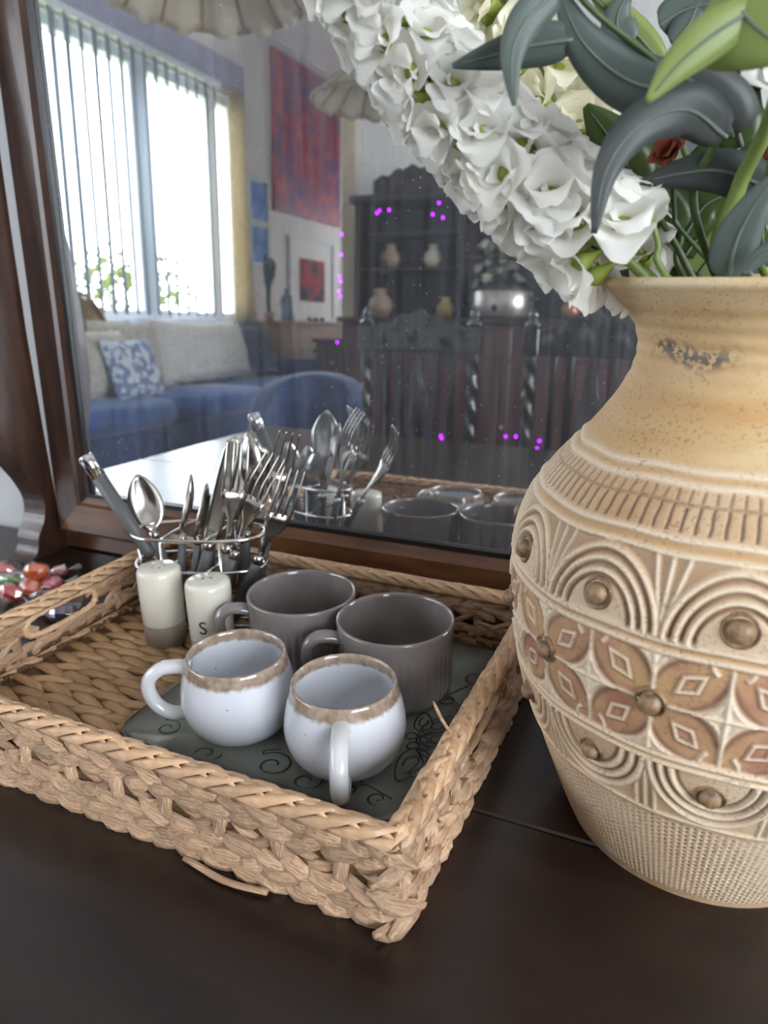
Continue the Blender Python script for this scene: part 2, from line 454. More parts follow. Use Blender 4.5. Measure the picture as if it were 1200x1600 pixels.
sm = N(nt, 'ShaderNodeMath', operation='ADD'); nt.links.new(streak, sm.inputs[0]); nt.links.new(sk2.outputs[0], sm.inputs[1])
mx = N(nt, 'ShaderNodeMixShader'); nt.links.new(sm.outputs[0], mx.inputs[0]); nt.links.new(g.outputs[0], mx.inputs[1]); nt.links.new(df.outputs[0], mx.inputs[2])
nt.links.new(mx.outputs[0], nt.nodes['Material Output'].inputs[0])
go = obj('mirror_glass', mp(box(ix0 - .004, ix1 + .004, 0, .004, iz0 - .004, iz1 + .004)), mm, MIR, False, moff)
go['label'] = 'dusty mirror glass with fine specks and streaks'

# scroll-footed posts: boards whose front edge is S-curved
prof = cat([(.600, 0), (.612, .002), (.622, .012), (.627, .03), (.640, .05), (.644, .075), (.632, .105), (.614, .135), (.598, .18), (.592, .25), (.598, .33), (.612, .42), (.628, .52), (.640, .60), (.644, .66), (.640, .70)], 4)
prof = [tuple(q) for q in prof]; prof[0] = (.612, 0)
for px0, px1 in ((-.832, -.792), (.60, .64)):
    poly = prof + [(.655, .715), (.668, .70), (.668, .56), (.663, .40), (.661, .29), (.662, .17), (.664, .06), (.69, .03), (.70, 0)]
    V, F = prism(poly, 'x', px0, px1)
    o = obj('scroll_post', (V, F), MT_['stile'], MIR, False, moff)
    bv = o.modifiers.new('bevel', 'BEVEL'); bv.width = .0035; bv.segments = 2; bv.limit_method = 'ANGLE'; bv.angle_limit = .9
    kx = px1 if px0 < 0 else px0
    obj('pivot_knob', tube([(kx, .676, .62), (kx + (.012 if px0 < 0 else -.012), .676, .62)], .009, 12), MT_['stile'], MIR, True, moff)
obj('base_rail', box(-.80, .61, .672, .698, .0, .045, .003), MT_['frame'], MIR, False, moff)
#PART2

# ------------------------------------------------------------------ wicker tray
TW, TD, TTH = .450, .340, -.011
c_, s_ = math.cos(TTH), math.sin(TTH)
tcx = -.1185 + c_ * (-TW / 2) - s_ * (TD / 2); tcy = .2817 + s_ * (-TW / 2) + c_ * (TD / 2)
TRAY = thing('wicker_tray', 'rectangular woven wicker tray with braided rim holding the mugs', 'tray', (tcx, tcy, 0), TTH)
INS, CRR = .0025, .006
hx, hy = TW / 2 - INS, TD / 2 - INS


def rr_path(s, inset=0.0):
    """rounded rectangle, counter-clockwise from the left end of the front side; returns x, y, tangent angle"""
    X, Y, r = hx - inset, hy - inset, CRR
    segs = [((-X + r, -Y), 0, 2 * (X - r)), ((X, -Y + r), PI / 2, 2 * (Y - r)), ((X - r, Y), PI, 2 * (X - r)), ((-X, Y - r), 3 * PI / 2, 2 * (Y - r))]
    arc = PI / 2 * r
    per = sum(q[2] for q in segs) + 4 * arc; s = s % per
    for (p, a, l) in segs:
        if s <= l: return p[0] + math.cos(a) * s, p[1] + math.sin(a) * s, a
        s -= l
        if s <= arc:
            e = (p[0] + math.cos(a) * l, p[1] + math.sin(a) * l); c = (e[0] - math.sin(a) * r, e[1] + math.cos(a) * r); t = s / r
            return c[0] + r * math.sin(a + t), c[1] - r * math.cos(a + t), a + t
        s -= arc
    return segs[0][0][0], segs[0][0][1], 0


PER = 4 * (hx + hy) - 8 * CRR + 2 * PI * CRR


def almond(L, H, Dp, ns=6, nc=6, pinch=.35, sd=0):
    """dried-leaf strand lump along x, flattened, ends tucked in (-y is outwards)"""
    r = random.Random(sd); V = []; F = []
    for i in range(ns):
        u = -1 + 2 * i / (ns - 1); wv = (1 - abs(u) ** 2.2) * (1 - pinch) + pinch
        x = u * L / 2; bend = -Dp * .55 * (1 - u * u) + Dp * .35; zz = H * .10 * math.sin(u * 2.4 + sd)
        for k in range(nc):
            a = 2 * PI * k / nc + .25 * r.uniform(-1, 1); j = 1 + .16 * r.uniform(-1, 1)
            V.append((x + r.uniform(-.03, .03) * L * .2, bend + Dp / 2 * wv * math.cos(a) * j, zz + H / 2 * wv * math.sin(a) * j))
    for i in range(ns - 1):
        for k in range(nc): F.append((i * nc + k, i * nc + (k + 1) % nc, (i + 1) * nc + (k + 1) % nc, (i + 1) * nc + k))
    F.append(tuple(range(nc - 1, -1, -1))); F.append(tuple(range((ns - 1) * nc, ns * nc)))
    return V, F


def vmeshes(name, VFs, mat):
    out = []
    for V, F in VFs:
        m = mesh(name, V, F, name == 'floor_strand'); m.materials.append(mat); out.append(m)
    return out


STR = vmeshes('weave_strand', [almond(.036, .0135, .0085, sd=k) for k in range(8)], MT_['strand'])
STK = vmeshes('stake', [almond(.027, .0105, .007, pinch=.7, sd=k + 20) for k in range(4)], MT_['strand'])
DIA = vmeshes('cross_strand', [almond(.028, .0062, .0055, pinch=.5, sd=k + 40) for k in range(4)], MT_['strand'])
FLO = vmeshes('floor_strand', [almond(.058, .0125, .0075, ns=6, pinch=.22, sd=k + 60) for k in range(8)], MT_['floorstrand'])
stuffV, stuffF = [], []


def put_stuff(me, mtx, acc):
    V = [tuple(mtx @ v.co) for v in me.vertices]; n = len(acc[0]); acc[0].extend(V); acc[1].extend([tuple(i + n for i in p.vertices) for p in me.polygons])


def on_back(s):
    x, y, a = rr_path(s); return y > hy - .004 and abs(x) < hx - .01


def hole(s, z):
    x, y, a = rr_path(s)
    return abs(x) > hx - .004 and abs(y + .003) < .040 and .032 < z < .057


def wall_mtx(s, z, tilt, out=0.0):
    x, y, a = rr_path(s); fl = -.0065 * (z / .07)
    ox, oy = math.sin(a), -math.cos(a)
    return Matrix.Translation((x + ox * (out + fl), y + oy * (out + fl), z)) @ Matrix.Rotation(a, 4, 'Z') @ Matrix.Rotation(tilt, 4, 'Y')


acc = ([], [])
pitch = PER / 72
for ri, (z, tl, ph) in enumerate(((.0510, .22, 0), (.0420, -.20, .5), (.0205, .22, .2), (.0120, -.2, .7), (.0052, .12, .4))):
    for k in range(72):
        s = (k + ph) * pitch + rng.uniform(-.002, .002); zz = z + rng.uniform(-.0012, .0012)
        if hole(s, zz): continue
        m_ = wall_mtx(s, zz, tl + rng.uniform(-.1, .1), rng.uniform(-.0008, .0012)); me = STR[int(rng.integers(8))]
        if on_back(s): put_stuff(me, m_, acc)
        else: add('weave_strand', me, None, TRAY, mtx=m_)
for k in range(36):
    s = (k + .3) * PER / 36
    if hole(s, .036): continue
    m_ = wall_mtx(s, .0315, PI / 2 + rng.uniform(-.1, .1), .001); me = STK[int(rng.integers(4))]
    if on_back(s): put_stuff(me, m_, acc)
    else: add('stake', me, None, TRAY, mtx=m_)
    for q in (.32, .66):
        s2 = s + q * PER / 36
        if hole(s2, .036): continue
        m_ = wall_mtx(s2, .0335 - .006 * (q > .5), .5 if q < .5 else -.35, -.0018); me = DIA[int(rng.integers(4))]
        if on_back(s2): put_stuff(me, m_, acc)
        else: add('cross_strand', me, None, TRAY, mtx=m_)
o = obj('weave', acc, MT_['strand'], TRAY); o['kind'] = 'stuff'
# inner cores of the rows, so gaps look into the basketry and not through it
path = [rr_path(PER * i / 120) for i in range(120)]
for z, skip in ((.0500, True), (.0165, False), (.006, False)):
    pts = [(x - math.sin(a) * .003, y + math.cos(a) * .003, z) for x, y, a in path]
    if not skip:
        obj('core_cord', tube(pts, .0018, 6, closed=True, flat=2.4), MT_['core'], TRAY)
    else:
        run = []
        for i in range(121):
            x, y, a = path[i % 120]
            if abs(x) > hx - .004 and abs(y + .003) < .040:
                if len(run) > 2: obj('core_cord', tube(run, .0018, 6, flat=2.2), MT_['core'], TRAY)
                run = []
            else: run.append((x - math.sin(a) * .004, y + math.cos(a) * .004, z))
        if len(run) > 2: obj('core_cord', tube(run, .0018, 6, flat=2.2), MT_['core'], TRAY)
# wrapped edging of the two hand holes
for sx_ in (-1, 1):
    pts = []
    for i in range(40):
        a = 2 * PI * i / 40
        yy = -.003 + .043 * math.copysign(abs(math.cos(a)) ** .55, math.cos(a)); zz = .0430 + .0110 * math.copysign(abs(math.sin(a)) ** .7, math.sin(a))
        pts.append((sx_ * (hx - .005), yy, zz))
    obj('handle_edging', tube(pts, [.0032 + .0006 * math.sin(i * 2.7) for i in range(40)], 6, closed=True, up=(1, 0, 0)), MT_['rimstrand'], TRAY)


# braided rim: flat leaf strands crossing in a plait over a core
RZ, RA, RB = .0612, .0070, .0066


def rim_patch(k, side, n1=5, n2=3):
    """one plait strand following the rim over its outer (side 0) or inner (side 1) half"""
    V = []; F = []; p0 = PER / 74; wv = p0 * .92
    j1 = rng.uniform(-.3, .3); jr = rng.uniform(.96, 1.06)
    for i in range(n1):
        t = i / (n1 - 1)
        if side == 0: phi = math.radians(128 - 178 * t)
        else: phi = math.radians(52 + 170 * t)
        for j in range(n2):
            v = -1 + 2 * j / (n2 - 1)
            s = (k + (.5 if side else 0)) * p0 - (t - .4) * p0 * 2.3 + v * wv / 2 * (1 - .2 * abs(2 * t - 1) ** 3)
            rad = (1.06 + .10 * (1 - v * v)) * (.84 + .26 * math.sin(PI * min(1, t * .8 + .2))) * jr + .15 * v
            x, y, a = rr_path(s); o_ = math.cos(phi) * RA * rad - .0055
            V.append((x + math.sin(a) * o_, y - math.cos(a) * o_, RZ + math.sin(phi) * RB * rad))
    for i in range(n1 - 1):
        for j in range(n2 - 1):
            q = (i * n2 + j, i * n2 + j + 1, (i + 1) * n2 + j + 1, (i + 1) * n2 + j); F.append(q if side else q[::-1])
    V = np.array(V); c = V.mean(0)
    return (V - c, F), c


for k in range(74):
    for side in (0, 1):
        VF, c = rim_patch(k, side)
        o = obj('rim_strand', VF, MT_['rimstrand'], TRAY); o.location = c
        sd_ = o.modifiers.new('thick', 'SOLIDIFY'); sd_.thickness = .0012; sd_.offset = -1
obj('rim_core', tube([(x - math.sin(a) * .0055, y + math.cos(a) * .0055, RZ - .0005) for x, y, a in path], .0056, 8, closed=True), MT_['core'], TRAY)
# a loose end at the right rim, and one under the front
obj('loose_strand', tube(cat([(hx - .004, -.068, .066), (hx - .014, -.066, .077), (hx - .020, -.067, .090)], 4), [.0012] * 8 + [.0004], 5), MT_['strand'], TRAY)
obj('loose_strand', tube(cat([(hx - .150, -hy - .006, .003), (hx - .115, -hy - .011, .003), (hx - .085, -hy - .008, .004)], 4), .0026, 6, flat=.5), MT_['strand'], TRAY)
# floor
acc = ([], [])
ny = 29
for r_ in range(ny):
    y = -hy + .012 + (2 * hy - .024) * r_ / (ny - 1)
    nx = 11
    for k in range(nx):
        x = -hx + .024 + (2 * hx - .048) * (k + (.5 if r_ % 2 else 0) * .9) / nx + rng.uniform(-.003, .003)
        m_ = Matrix.Translation((x, y + rng.uniform(-.0012, .0012), .0042 + rng.uniform(-.0006, .0004))) @ Matrix.Rotation((.17 if r_ % 2 else -.17) + rng.uniform(-.07, .07), 4, 'Z') @ Matrix.Rotation(-PI / 2, 4, 'X')
        me = FLO[int(rng.integers(8))]
        if x < -.03 or y < -.12: add('floor_strand', me, None, TRAY, mtx=m_)
        else: put_stuff(me, m_, acc)
o = obj('floor_weave', acc, MT_['floorstrand'], TRAY); o['kind'] = 'stuff'
obj('floor_backing', box(-hx + .004, hx - .004, -hy + .004, hy - .004, .0008, .0028), MT_['core'], TRAY, False)

# ------------------------------------------------------------------ square plate
PX, PY, PS = -.2705, .4690, .1255
PLATE = thing('square_plate', 'square grey-green glazed plate with dark scroll pattern under the four mugs', 'plate', (PX, PY, .0085), TTH)


def rsq(half, r, n=10):
    out = []
    for cx, cy_, a0 in ((half - r, half - r, 0), (-half + r, half - r, PI / 2), (-half + r, -half + r, PI), (half - r, -half + r, 1.5 * PI)):
        for i in range(n + 1):
            a = a0 + PI / 2 * i / n; out.append((cx + r * math.cos(a), cy_ + r * math.sin(a)))
    return out


def rsq_lathe(levels, cap=True):
    V = []; F = []; n = None
    for h, r, z in levels:
        ring = rsq(h, r); n = len(ring); V += [(x, y, z) for x, y in ring]
    for j in range(len(levels) - 1):
        for i in range(n): F.append((j * n + i, j * n + (i + 1) % n, (j + 1) * n + (i + 1) % n, (j + 1) * n + i))
    F.append(tuple(range(n - 1, -1, -1))); k = (len(levels) - 1) * n; F.append(tuple(range(k, k + n)))
    return V, F


plm = pm('plate_glaze', '#8b8f85', '#777c74', scale=14, rough=.14, coat=.4, detail=5); nt = plm.node_tree; b = nt.nodes['Principled BSDF']
base = b.inputs['Base Color'].links[0].from_socket
tc = N(nt, 'ShaderNodeTexCoord'); sx3 = N(nt, 'ShaderNodeSeparateXYZ'); nt.links.new(tc.outputs['Object'], sx3.inputs[0])
ab = [N(nt, 'ShaderNodeMath', operation='ABSOLUTE') for _ in range(2)]
for i in range(2): nt.links.new(sx3.outputs[i], ab[i].inputs[0])
mxm = N(nt, 'ShaderNodeMath', operation='MAXIMUM'); nt.links.new(ab[0].outputs[0], mxm.inputs[0]); nt.links.new(ab[1].outputs[0], mxm.inputs[1])
edge = ramp(nt, mxm.outputs[0], [(0.092, (0, 0, 0, 1)), (.119, (.7, .7, .7, 1)), (.1235, (1, 1, 1, 1))])
mc = N(nt, 'ShaderNodeMix', data_type='RGBA'); nt.links.new(edge, mc.inputs[0]); nt.links.new(base, mc.inputs[6]); mc.inputs[7].default_value = lin('#35251f')
nt.links.new(mc.outputs[2], b.inputs['Base Color'])
lv = [(.085, .02, 0), (.090, .02, 0), (.118, .024, .0045), (PS, .026, .0085), (PS + .0004, .026, .0095), (PS - .0012, .025, .0106), (.1205, .024, .0090), (.106, .022, .0058), (.09, .02, .0048), (.05, .015, .0046)]
obj('plate_body', rsq_lathe(lv), plm, PLATE)
PZ = .0136
ink = pm('dark_glaze_line', '#26282c', '#30332f', scale=30, rough=.2)
ploc = Matrix.Translation((PX, PY, .0085)) @ Matrix.Rotation(TTH, 4, 'Z'); pinv = ploc.inverted()


def pp(px, py):
    return Vector(pinv @ Vector(P(px, py, 'z', PZ)))


def scroll(name, pts, r=.00075):
    pts = [(q[0], q[1], .0048 + max(0, max(abs(q[0]), abs(q[1])) - .09) * .11) for q in pts]
    obj(name, tube(pts, r, 6, flat=.45), ink, PLATE)


def spiral(px, py, r0, turns, a0, sgn=1, tail=None):
    c = pp(px, py); pts = []
    n = int(22 * turns)
    for i in range(n + 1):
        t = i / n; a = a0 + sgn * t * turns * 2 * PI; r = r0 * (1 - .78 * t)
        pts.append((c.x + r * math.cos(a), c.y + r * math.sin(a)))
    if tail: pts = [tuple(q)[:2] for q in cat([tuple(pp(*tail[0]))[:2], tuple(pp(*tail[1]))[:2], pts[0]], 6)][:-1] + pts
    scroll('scroll_line', pts)


spiral(262, 1138, .0115, 1.3, 2.4, -1, tail=((330, 1120), (290, 1108)))
spiral(322, 1180, .0125, 1.2, .3, -1)
spiral(426, 1196, .0165, 1.35, 2.6, -1, tail=((440, 1170), (415, 1172)))
spiral(478, 1222, .0145, 1.3, 2.4, -1)
spiral(590, 1250, .0095, 1.3, .4, -1, tail=((540, 1236), (570, 1226)))
spiral(545, 1232, .012, 1.2, 1.0, 1)
spiral(742, 1062, .0125, 1.2, .5, -1, tail=((700, 1085), (722, 1078)))
spiral(700, 1095, .010, 1.1, 2.0, 1)
spiral(650, 1215, .010, 1.0, -1.0, 1)
spiral(300, 1240, .012, 1.2, .9, 1)


def loop(px, py, lx, ly, rot, inner=True):
    c = pp(px, py)
    for f_ in ((1, .5) if inner else (1,)):
        pts = []
        for i in range(25):
            a = 2 * PI * i / 24 * (1 if f_ == 1 else .8); u, v = lx * f_ * math.cos(a), ly * f_ * math.sin(a) * (1 - .35 * math.cos(a))
            pts.append((c.x + u * math.cos(rot) - v * math.sin(rot), c.y + u * math.sin(rot) + v * math.cos(rot)))
        scroll('scroll_line', pts)


for dx, dy in ((0, 0), (-16, -8), (-14, 8), (2, 14), (4, -12)): loop(660 + dx, 1158 + dy, .0048, .0042, 0, False)
loop(688, 1135, .017, .0085, 1.0); loop(690, 1160, .017, .009, .25); loop(678, 1180, .015, .008, -.5); loop(640, 1196, .020, .010, -1.6); loop(662, 1128, .013, .007, 1.9)
scroll('scroll_line', [tuple(pp(*q))[:2] for q in ((650, 1170), (662, 1195), (655, 1225), (625, 1255))])


# ------------------------------------------------------------------ mugs
def bowl(outer, inner):
    return lathe(outer + inner, 64)


def handle_tube(pts, r, flat):
    return tube(cat(pts, 6), r, 12, flat=flat, up=(0, 1, 0))


wg = pm('white_mug_glaze', '#d6d8de', '#cdd0d8', scale=12, rough=.12, coat=.5); nt = wg.node_tree; b = nt.nodes['Principled BSDF']
base = b.inputs['Base Color'].links[0].from_socket
tc = N(nt, 'ShaderNodeTexCoord'); sz = N(nt, 'ShaderNodeSeparateXYZ'); nt.links.new(tc.outputs['Object'], sz.inputs[0])
nz = N(nt, 'ShaderNodeTexNoise'); nz.inputs['Scale'].default_value = 230; nz.inputs['Detail'].default_value = 4; nt.links.new(tc.outputs['Object'], nz.inputs[0])
ml = N(nt, 'ShaderNodeMath', operation='MULTIPLY_ADD'); nt.links.new(nz.outputs['Fac'], ml.inputs[0]); ml.inputs[1].default_value = .006; nt.links.new(sz.outputs[2], ml.inputs[2])
band = ramp(nt, ml.outputs[0], [(.0, (0, 0, 0, 1)), (.0, (0, 0, 0, 1)), (.5, (1, 1, 1, 1))])
mr = N(nt, 'ShaderNodeMapRange'); mr.inputs[1].default_value = .0600; mr.inputs[2].default_value = .0628; nt.links.new(ml.outputs[0], mr.inputs[0])
nz2 = N(nt, 'ShaderNodeTexNoise'); nz2.inputs['Scale'].default_value = 160; nt.links.new(tc.outputs['Object'], nz2.inputs[0])
brn = ramp(nt, nz2.outputs['Fac'], [(.3, lin('#85705c')), (.7, lin('#a8978a'))])
mc = N(nt, 'ShaderNodeMix', data_type='RGBA'); nt.links.new(mr.outputs[0], mc.inputs[0]); nt.links.new(base, mc.inputs[6]); nt.links.new(brn, mc.inputs[7])
vo = N(nt, 'ShaderNodeTexVoronoi'); vo.inputs['Scale'].default_value = 110; nt.links.new(tc.outputs['Object'], vo.inputs['Vector'])
lt = N(nt, 'ShaderNodeMath', operation='LESS_THAN'); nt.links.new(vo.outputs['Distance'], lt.inputs[0]); lt.inputs[1].default_value = .085
sc3 = N(nt, 'ShaderNodeSeparateColor'); nt.links.new(vo.outputs['Color'], sc3.inputs[0])
gt = N(nt, 'ShaderNodeMath', operation='GREATER_THAN'); nt.links.new(sc3.outputs[0], gt.inputs[0]); gt.inputs[1].default_value = .82
mu = N(nt, 'ShaderNodeMath', operation='MULTIPLY'); nt.links.new(lt.outputs[0], mu.inputs[0]); nt.links.new(gt.outputs[0], mu.inputs[1])
mc2 = N(nt, 'ShaderNodeMix', data_type='RGBA'); nt.links.new(mu.outputs[0], mc2.inputs[0]); nt.links.new(mc.outputs[2], mc2.inputs[6]); mc2.inputs[7].default_value = lin('#8b7d70')
nt.links.new(mc2.outputs[2], b.inputs['Base Color'])

wo = [(0.001, 0), (.020, 0), (.026, .0008), (.032, .004), (.0385, .010), (.0430, .018), (.0453, .028), (.0454, .034), (.0443, .043), (.0423, .052), (.0403, .060), (.0390, .0655), (.0385, .0675), (.0376, .0683)]
wi = [(.0366, .0678), (.0362, .064), (.0385, .055), (.0410, .044), (.0418, .033), (.0395, .020), (.034, .011), (.024, .006), (.001, .0048)]
WMUG = mesh('mug_body', *bowl(wo, wi)); WMUG.materials.append(wg)
WHND = mesh('handle', *tube(cat([(.037, 0, .0545), (.047, 0, .0560), (.0600, 0, .0540), (.0700, 0, .0450), (.0715, 0, .0330), (.0660, 0, .0210), (.0550, 0, .0140), (.0410, 0, .0150)], 6),
                            [.0062] * 4 + [.0056] * 39, 14, flat=1.15, up=(0, 1, 0))); WHND.materials.append(pm('white_handle_glaze', '#d2d2d4', '#cbcbce', scale=12, rough=.12, coat=.5))
for (x, y, ang, lab) in ((-.3092, .4002, 204, 'white stoneware mug with brown rim, its handle pointing at the left tray end'),
                         (-.2134, .3978, 294, 'white stoneware mug with brown rim beside the scroll flower, handle turned to the tray front')):
    t = thing('mug', lab, 'mug', (x, y, .0132), math.radians(ang), 'white mugs on the square plate')
    add('mug_body', WMUG, None, t); add('handle', WHND, None, t)


def flute(r, z, a):
    if r > .03 and .006 < z < .054 and r > .047:
        k = min(1, (z - .006) / .006, (.054 - z) / .004); return r - .0010 * k * (.5 + .5 * math.cos(44 * a)) ** 2
    return r


go_ = [(.001, 0), (.036, 0), (.0415, .001), (.0465, .0045), (.0485, .010)] + [(.0490 + .00004 * i, .010 + .0045 * i) for i in range(1, 11)] + [(.0499, .060), (.0503, .066), (.0504, .0685), (.0498, .0698)]
gi_ = [(.0485, .0700), (.0476, .0692), (.0472, .066), (.0468, .030), (.0455, .012), (.041, .0065), (.03, .005), (.001, .0048)]
GMUG = mesh('mug_body', *lathe(go_ + gi_, 264, flute)); GMUG.materials.append(MT_['greyglaze'])
GHND = mesh('handle', *tube(cat([(.047, 0, .0540), (.057, 0, .0575), (.0680, 0, .0570), (.0755, 0, .0490), (.0755, 0, .0340), (.0680, 0, .0210), (.0560, 0, .0150), (.0470, 0, .0140)], 6), .0052, 14, flat=1.5, up=(0, 1, 0)))
GHND.materials.append(MT_['greyglaze'])
for (x, y, ang, lab) in ((-.3177, .5156, 214, 'grey fluted mug beside the salt shaker'), (-.2168, .5004, 214, 'grey fluted mug next to the patterned vase end of the tray')):
    t = thing('mug', lab, 'mug', (x, y, .0132), math.radians(ang), 'grey mugs on the square plate')
    add('mug_body', GMUG, None, t); add('handle', GHND, None, t)

# ------------------------------------------------------------------ shakers
cg = pm('cream_shaker_glaze', '#d9d4c6', '#cfc9ba', scale=20, rough=.22, coat=.3)
bs = pm('bare_clay_base', '#8d8073', '#83766a', scale=60, rough=.6)
shp = [(.0207, .0228), (.0210, .025), (.0213, .05), (.0215, .074), (.0211, .0785), (.0196, .0812), (.016, .0822), (.001, .0828)]
shb = [(.001, 0), (.0190, 0), (.0200, .0012), (.0203, .010), (.0207, .0232)]
SHB = mesh('shaker_body', *lathe(shp, 40)); SHB.materials.append(cg)
SHC = mesh('clay_base', *lathe(shb, 40)); SHC.materials.append(bs)
blk = pm('black_print', '#2c2a2b', rough=.5)
HOL = mesh('pour_hole', *lathe([(.001, 0), (.0011, 0), (.0011, .0002), (.001, .0003)], 10)); HOL.materials.append(blk)
for nm, (x, y), holes, lab in (('pepper_shaker', (-.4710, .4997), 5, 'cream ceramic shaker with five holes and a bare clay base'),
                               ('salt_shaker', (-.4066, .4931), 2, 'cream ceramic shaker printed with a letter S')):
    t = thing(nm, lab, 'shaker', (x, y, .0068))
    add('shaker_body', SHB, None, t); add('clay_base', SHC, None, t)
    for i in range(holes):
        a = .6 + 2 * PI * i / holes; r_ = .0062 if holes > 2 else .0036
        add('pour_hole', HOL, None, t, loc=(r_ * math.cos(a), r_ * math.sin(a), .0822 + (.0005 if holes == 2 else .0002)))
    if holes == 2:
        cu = bpy.data.curves.new('letter', 'FONT'); cu.body = 'S'; cu.size = .0185; cu.align_x = 'CENTER'; cu.align_y = 'CENTER'; cu.extrude = .0001; cu.resolution_u = 6
        to = bpy.data.objects.new('letter', cu); COL.objects.link(to)
        dg = bpy.context.evaluated_depsgraph_get(); me = bpy.data.meshes.new_from_object(to.evaluated_get(dg)); bpy.data.objects.remove(to)
        ang0 = math.radians(-73); R_ = .02145
        for v in me.vertices:
            a = ang0 + v.co.x / R_; rr = R_ + .00015 + v.co.z; v.co = (rr * math.cos(a), rr * math.sin(a), .0405 + v.co.y)
        me.materials.clear(); me.materials.append(blk); add('letter_s', me, None, t)

# ------------------------------------------------------------------ cutlery caddy
CX, CY, CA = -.461, .5535, math.radians(20)
CAD = thing('cutlery_caddy', 'chrome wire caddy holding the cutlery at the back of the tray', 'caddy', (CX, CY, .0068), CA)


def oval(a, b, z, n=48):
    return [(a * math.copysign(abs(math.cos(q)) ** .75, math.cos(q)), b * math.copysign(abs(math.sin(q)) ** .75, math.sin(q)), z) for q in np.linspace(0, 2 * PI, n, endpoint=False)]


for nm, z, r_ in (('top_ring', .102, .0021), ('middle_ring', .068, .0017), ('bottom_ring', .003, .0017)):
    obj(nm, tube(oval(.069, .031, z), r_, 8, closed=True), MT_['chrome'], CAD)
for x, y in ((-.066, 0), (.066, 0), (-.03, .0305), (-.03, -.0305), (.03, .0305), (.03, -.0305)):
    obj('upright_wire', tube([(x, y, .003), (x, y, .101)], .0014, 6), MT_['chrome'], CAD)
for x in (-.025, .022):
    for z in (.102, .068): obj('divider_wire', tube([(x - .008, -.0305, z), (x + .008, .0305, z)], .0016, 6), MT_['chrome'], CAD)
for y in (-.018, 0, .018): obj('floor_wire', tube([(-.064, y, .003), (.064, y, .003)], .0013, 6), MT_['chrome'], CAD)


# utensils: local z from handle end (0) to tip, broad face towards local -y
def ribbon(st, thick=.0016):
    """flat blade/bowl from stations (z, half width, y offset, dish)"""
    V = []; F = []; m = 5
    for (z, hw, yo, dish) in st:
        for k in range(m):
            u = -1 + 2 * k / (m - 1); V.append((hw * u, yo + dish * (1 - u * u), z))
        for k in range(m):
            u = 1 - 2 * k / (m - 1); V.append((hw * u, yo + dish * (1 - u * u) + thick, z))
    n = 2 * m
    for i in range(len(st) - 1):
        for k in range(n): F.append((i * n + k, i * n + (k + 1) % n, (i + 1) * n + (k + 1) % n, (i + 1) * n + k))
    F.append(tuple(range(n - 1, -1, -1))); e = (len(st) - 1) * n; F.append(tuple(range(e, e + n)))
    return V, F


def grip(l=.092):
    return tube([(0, 0, 0), (0, 0, .003), (0, 0, .02), (0, 0, .05), (0, 0, l - .012), (0, 0, l)], [.0045, .0068, .0078, .0070, .0058, .0052], 12, flat=.72, up=(0, 1, 0))


def ferrule(l=.092):
    return tube([(0, 0, l - .001), (0, 0, l + .008)], [.0056, .0050], 12, flat=.75, up=(0, 1, 0))


def utensil(kind, base, tip, face, lab, L=None):
    base, tip = np.array(base), np.array(tip); v = tip - base
    t = thing(kind, lab, kind.split('_')[-1], (0, 0, 0), 0, 'cutlery in the wire caddy'); t.matrix_world = frame(base, v, face)
    L = np.linalg.norm(v); g_ = .085
    obj('handle', grip(g_), MT_['greyplastic'], t); obj('ferrule', ferrule(g_), MT_['steel'], t)
    if kind == 'table_spoon':
        b0 = L - .058; st = [(g_ + .006, .0036, 0, 0), ((g_ + b0) / 2, .0024, 0, 0), (b0 - .006, .0026, -.003, 0)]
        for i in range(11):
            q = i / 10; hw = .0185 * math.sin(PI * (q ** .80 * .94 + .05)) ** .62; st.append((b0 + .058 * q, max(.0022, hw), -.004 * (1 - q) + .002 * q, .0075 * math.sin(PI * min(1, q * .9 + .06))))
        obj('bowl', ribbon(st, .0013), MT_['steel'], t)
    elif kind == 'table_knife':
        st = [(g_ + .005, .0045, 0, 0), (g_ + .012, .0075, 0, 0), (g_ + .03, .0095, 0, 0), (L - .045, .0100, 0, 0), (L - .018, .0092, 0, 0), (L - .006, .0060, 0, 0), (L, .0012, 0, 0)]
        obj('blade', ribbon(st, .0013), MT_['steel'], t)
    elif kind == 'table_fork':
        h0 = L - .078; st = [(g_ + .006, .0036, 0, 0), ((g_ + h0) / 2, .0026, 0, 0), (h0, .0032, -.002, 0), (h0 + .012, .0085, -.0045, .0012), (h0 + .022, .0118, -.005, .0016), (h0 + .032, .0124, -.004, .0014)]
        obj('head', ribbon(st, .0015), MT_['steel'], t)
        for k in range(4):
            xo = -.0105 + .007 * k
            pts = [(xo, -.004 + .0014, h0 + .030), (xo * 1.0, -.002, h0 + .050), (xo * .98, .004, h0 + .066), (xo * .95, .0095, L)]
            obj('tine', tube(cat(pts, 4), list(np.linspace(.0016, .0008, 13)), 6, up=(0, 1, 0)), MT_['steel'], t)
    return t


def cad(u, v, z):
    return (CX + u * math.cos(CA) - v * math.sin(CA), CY + u * math.sin(CA) + v * math.cos(CA), z)


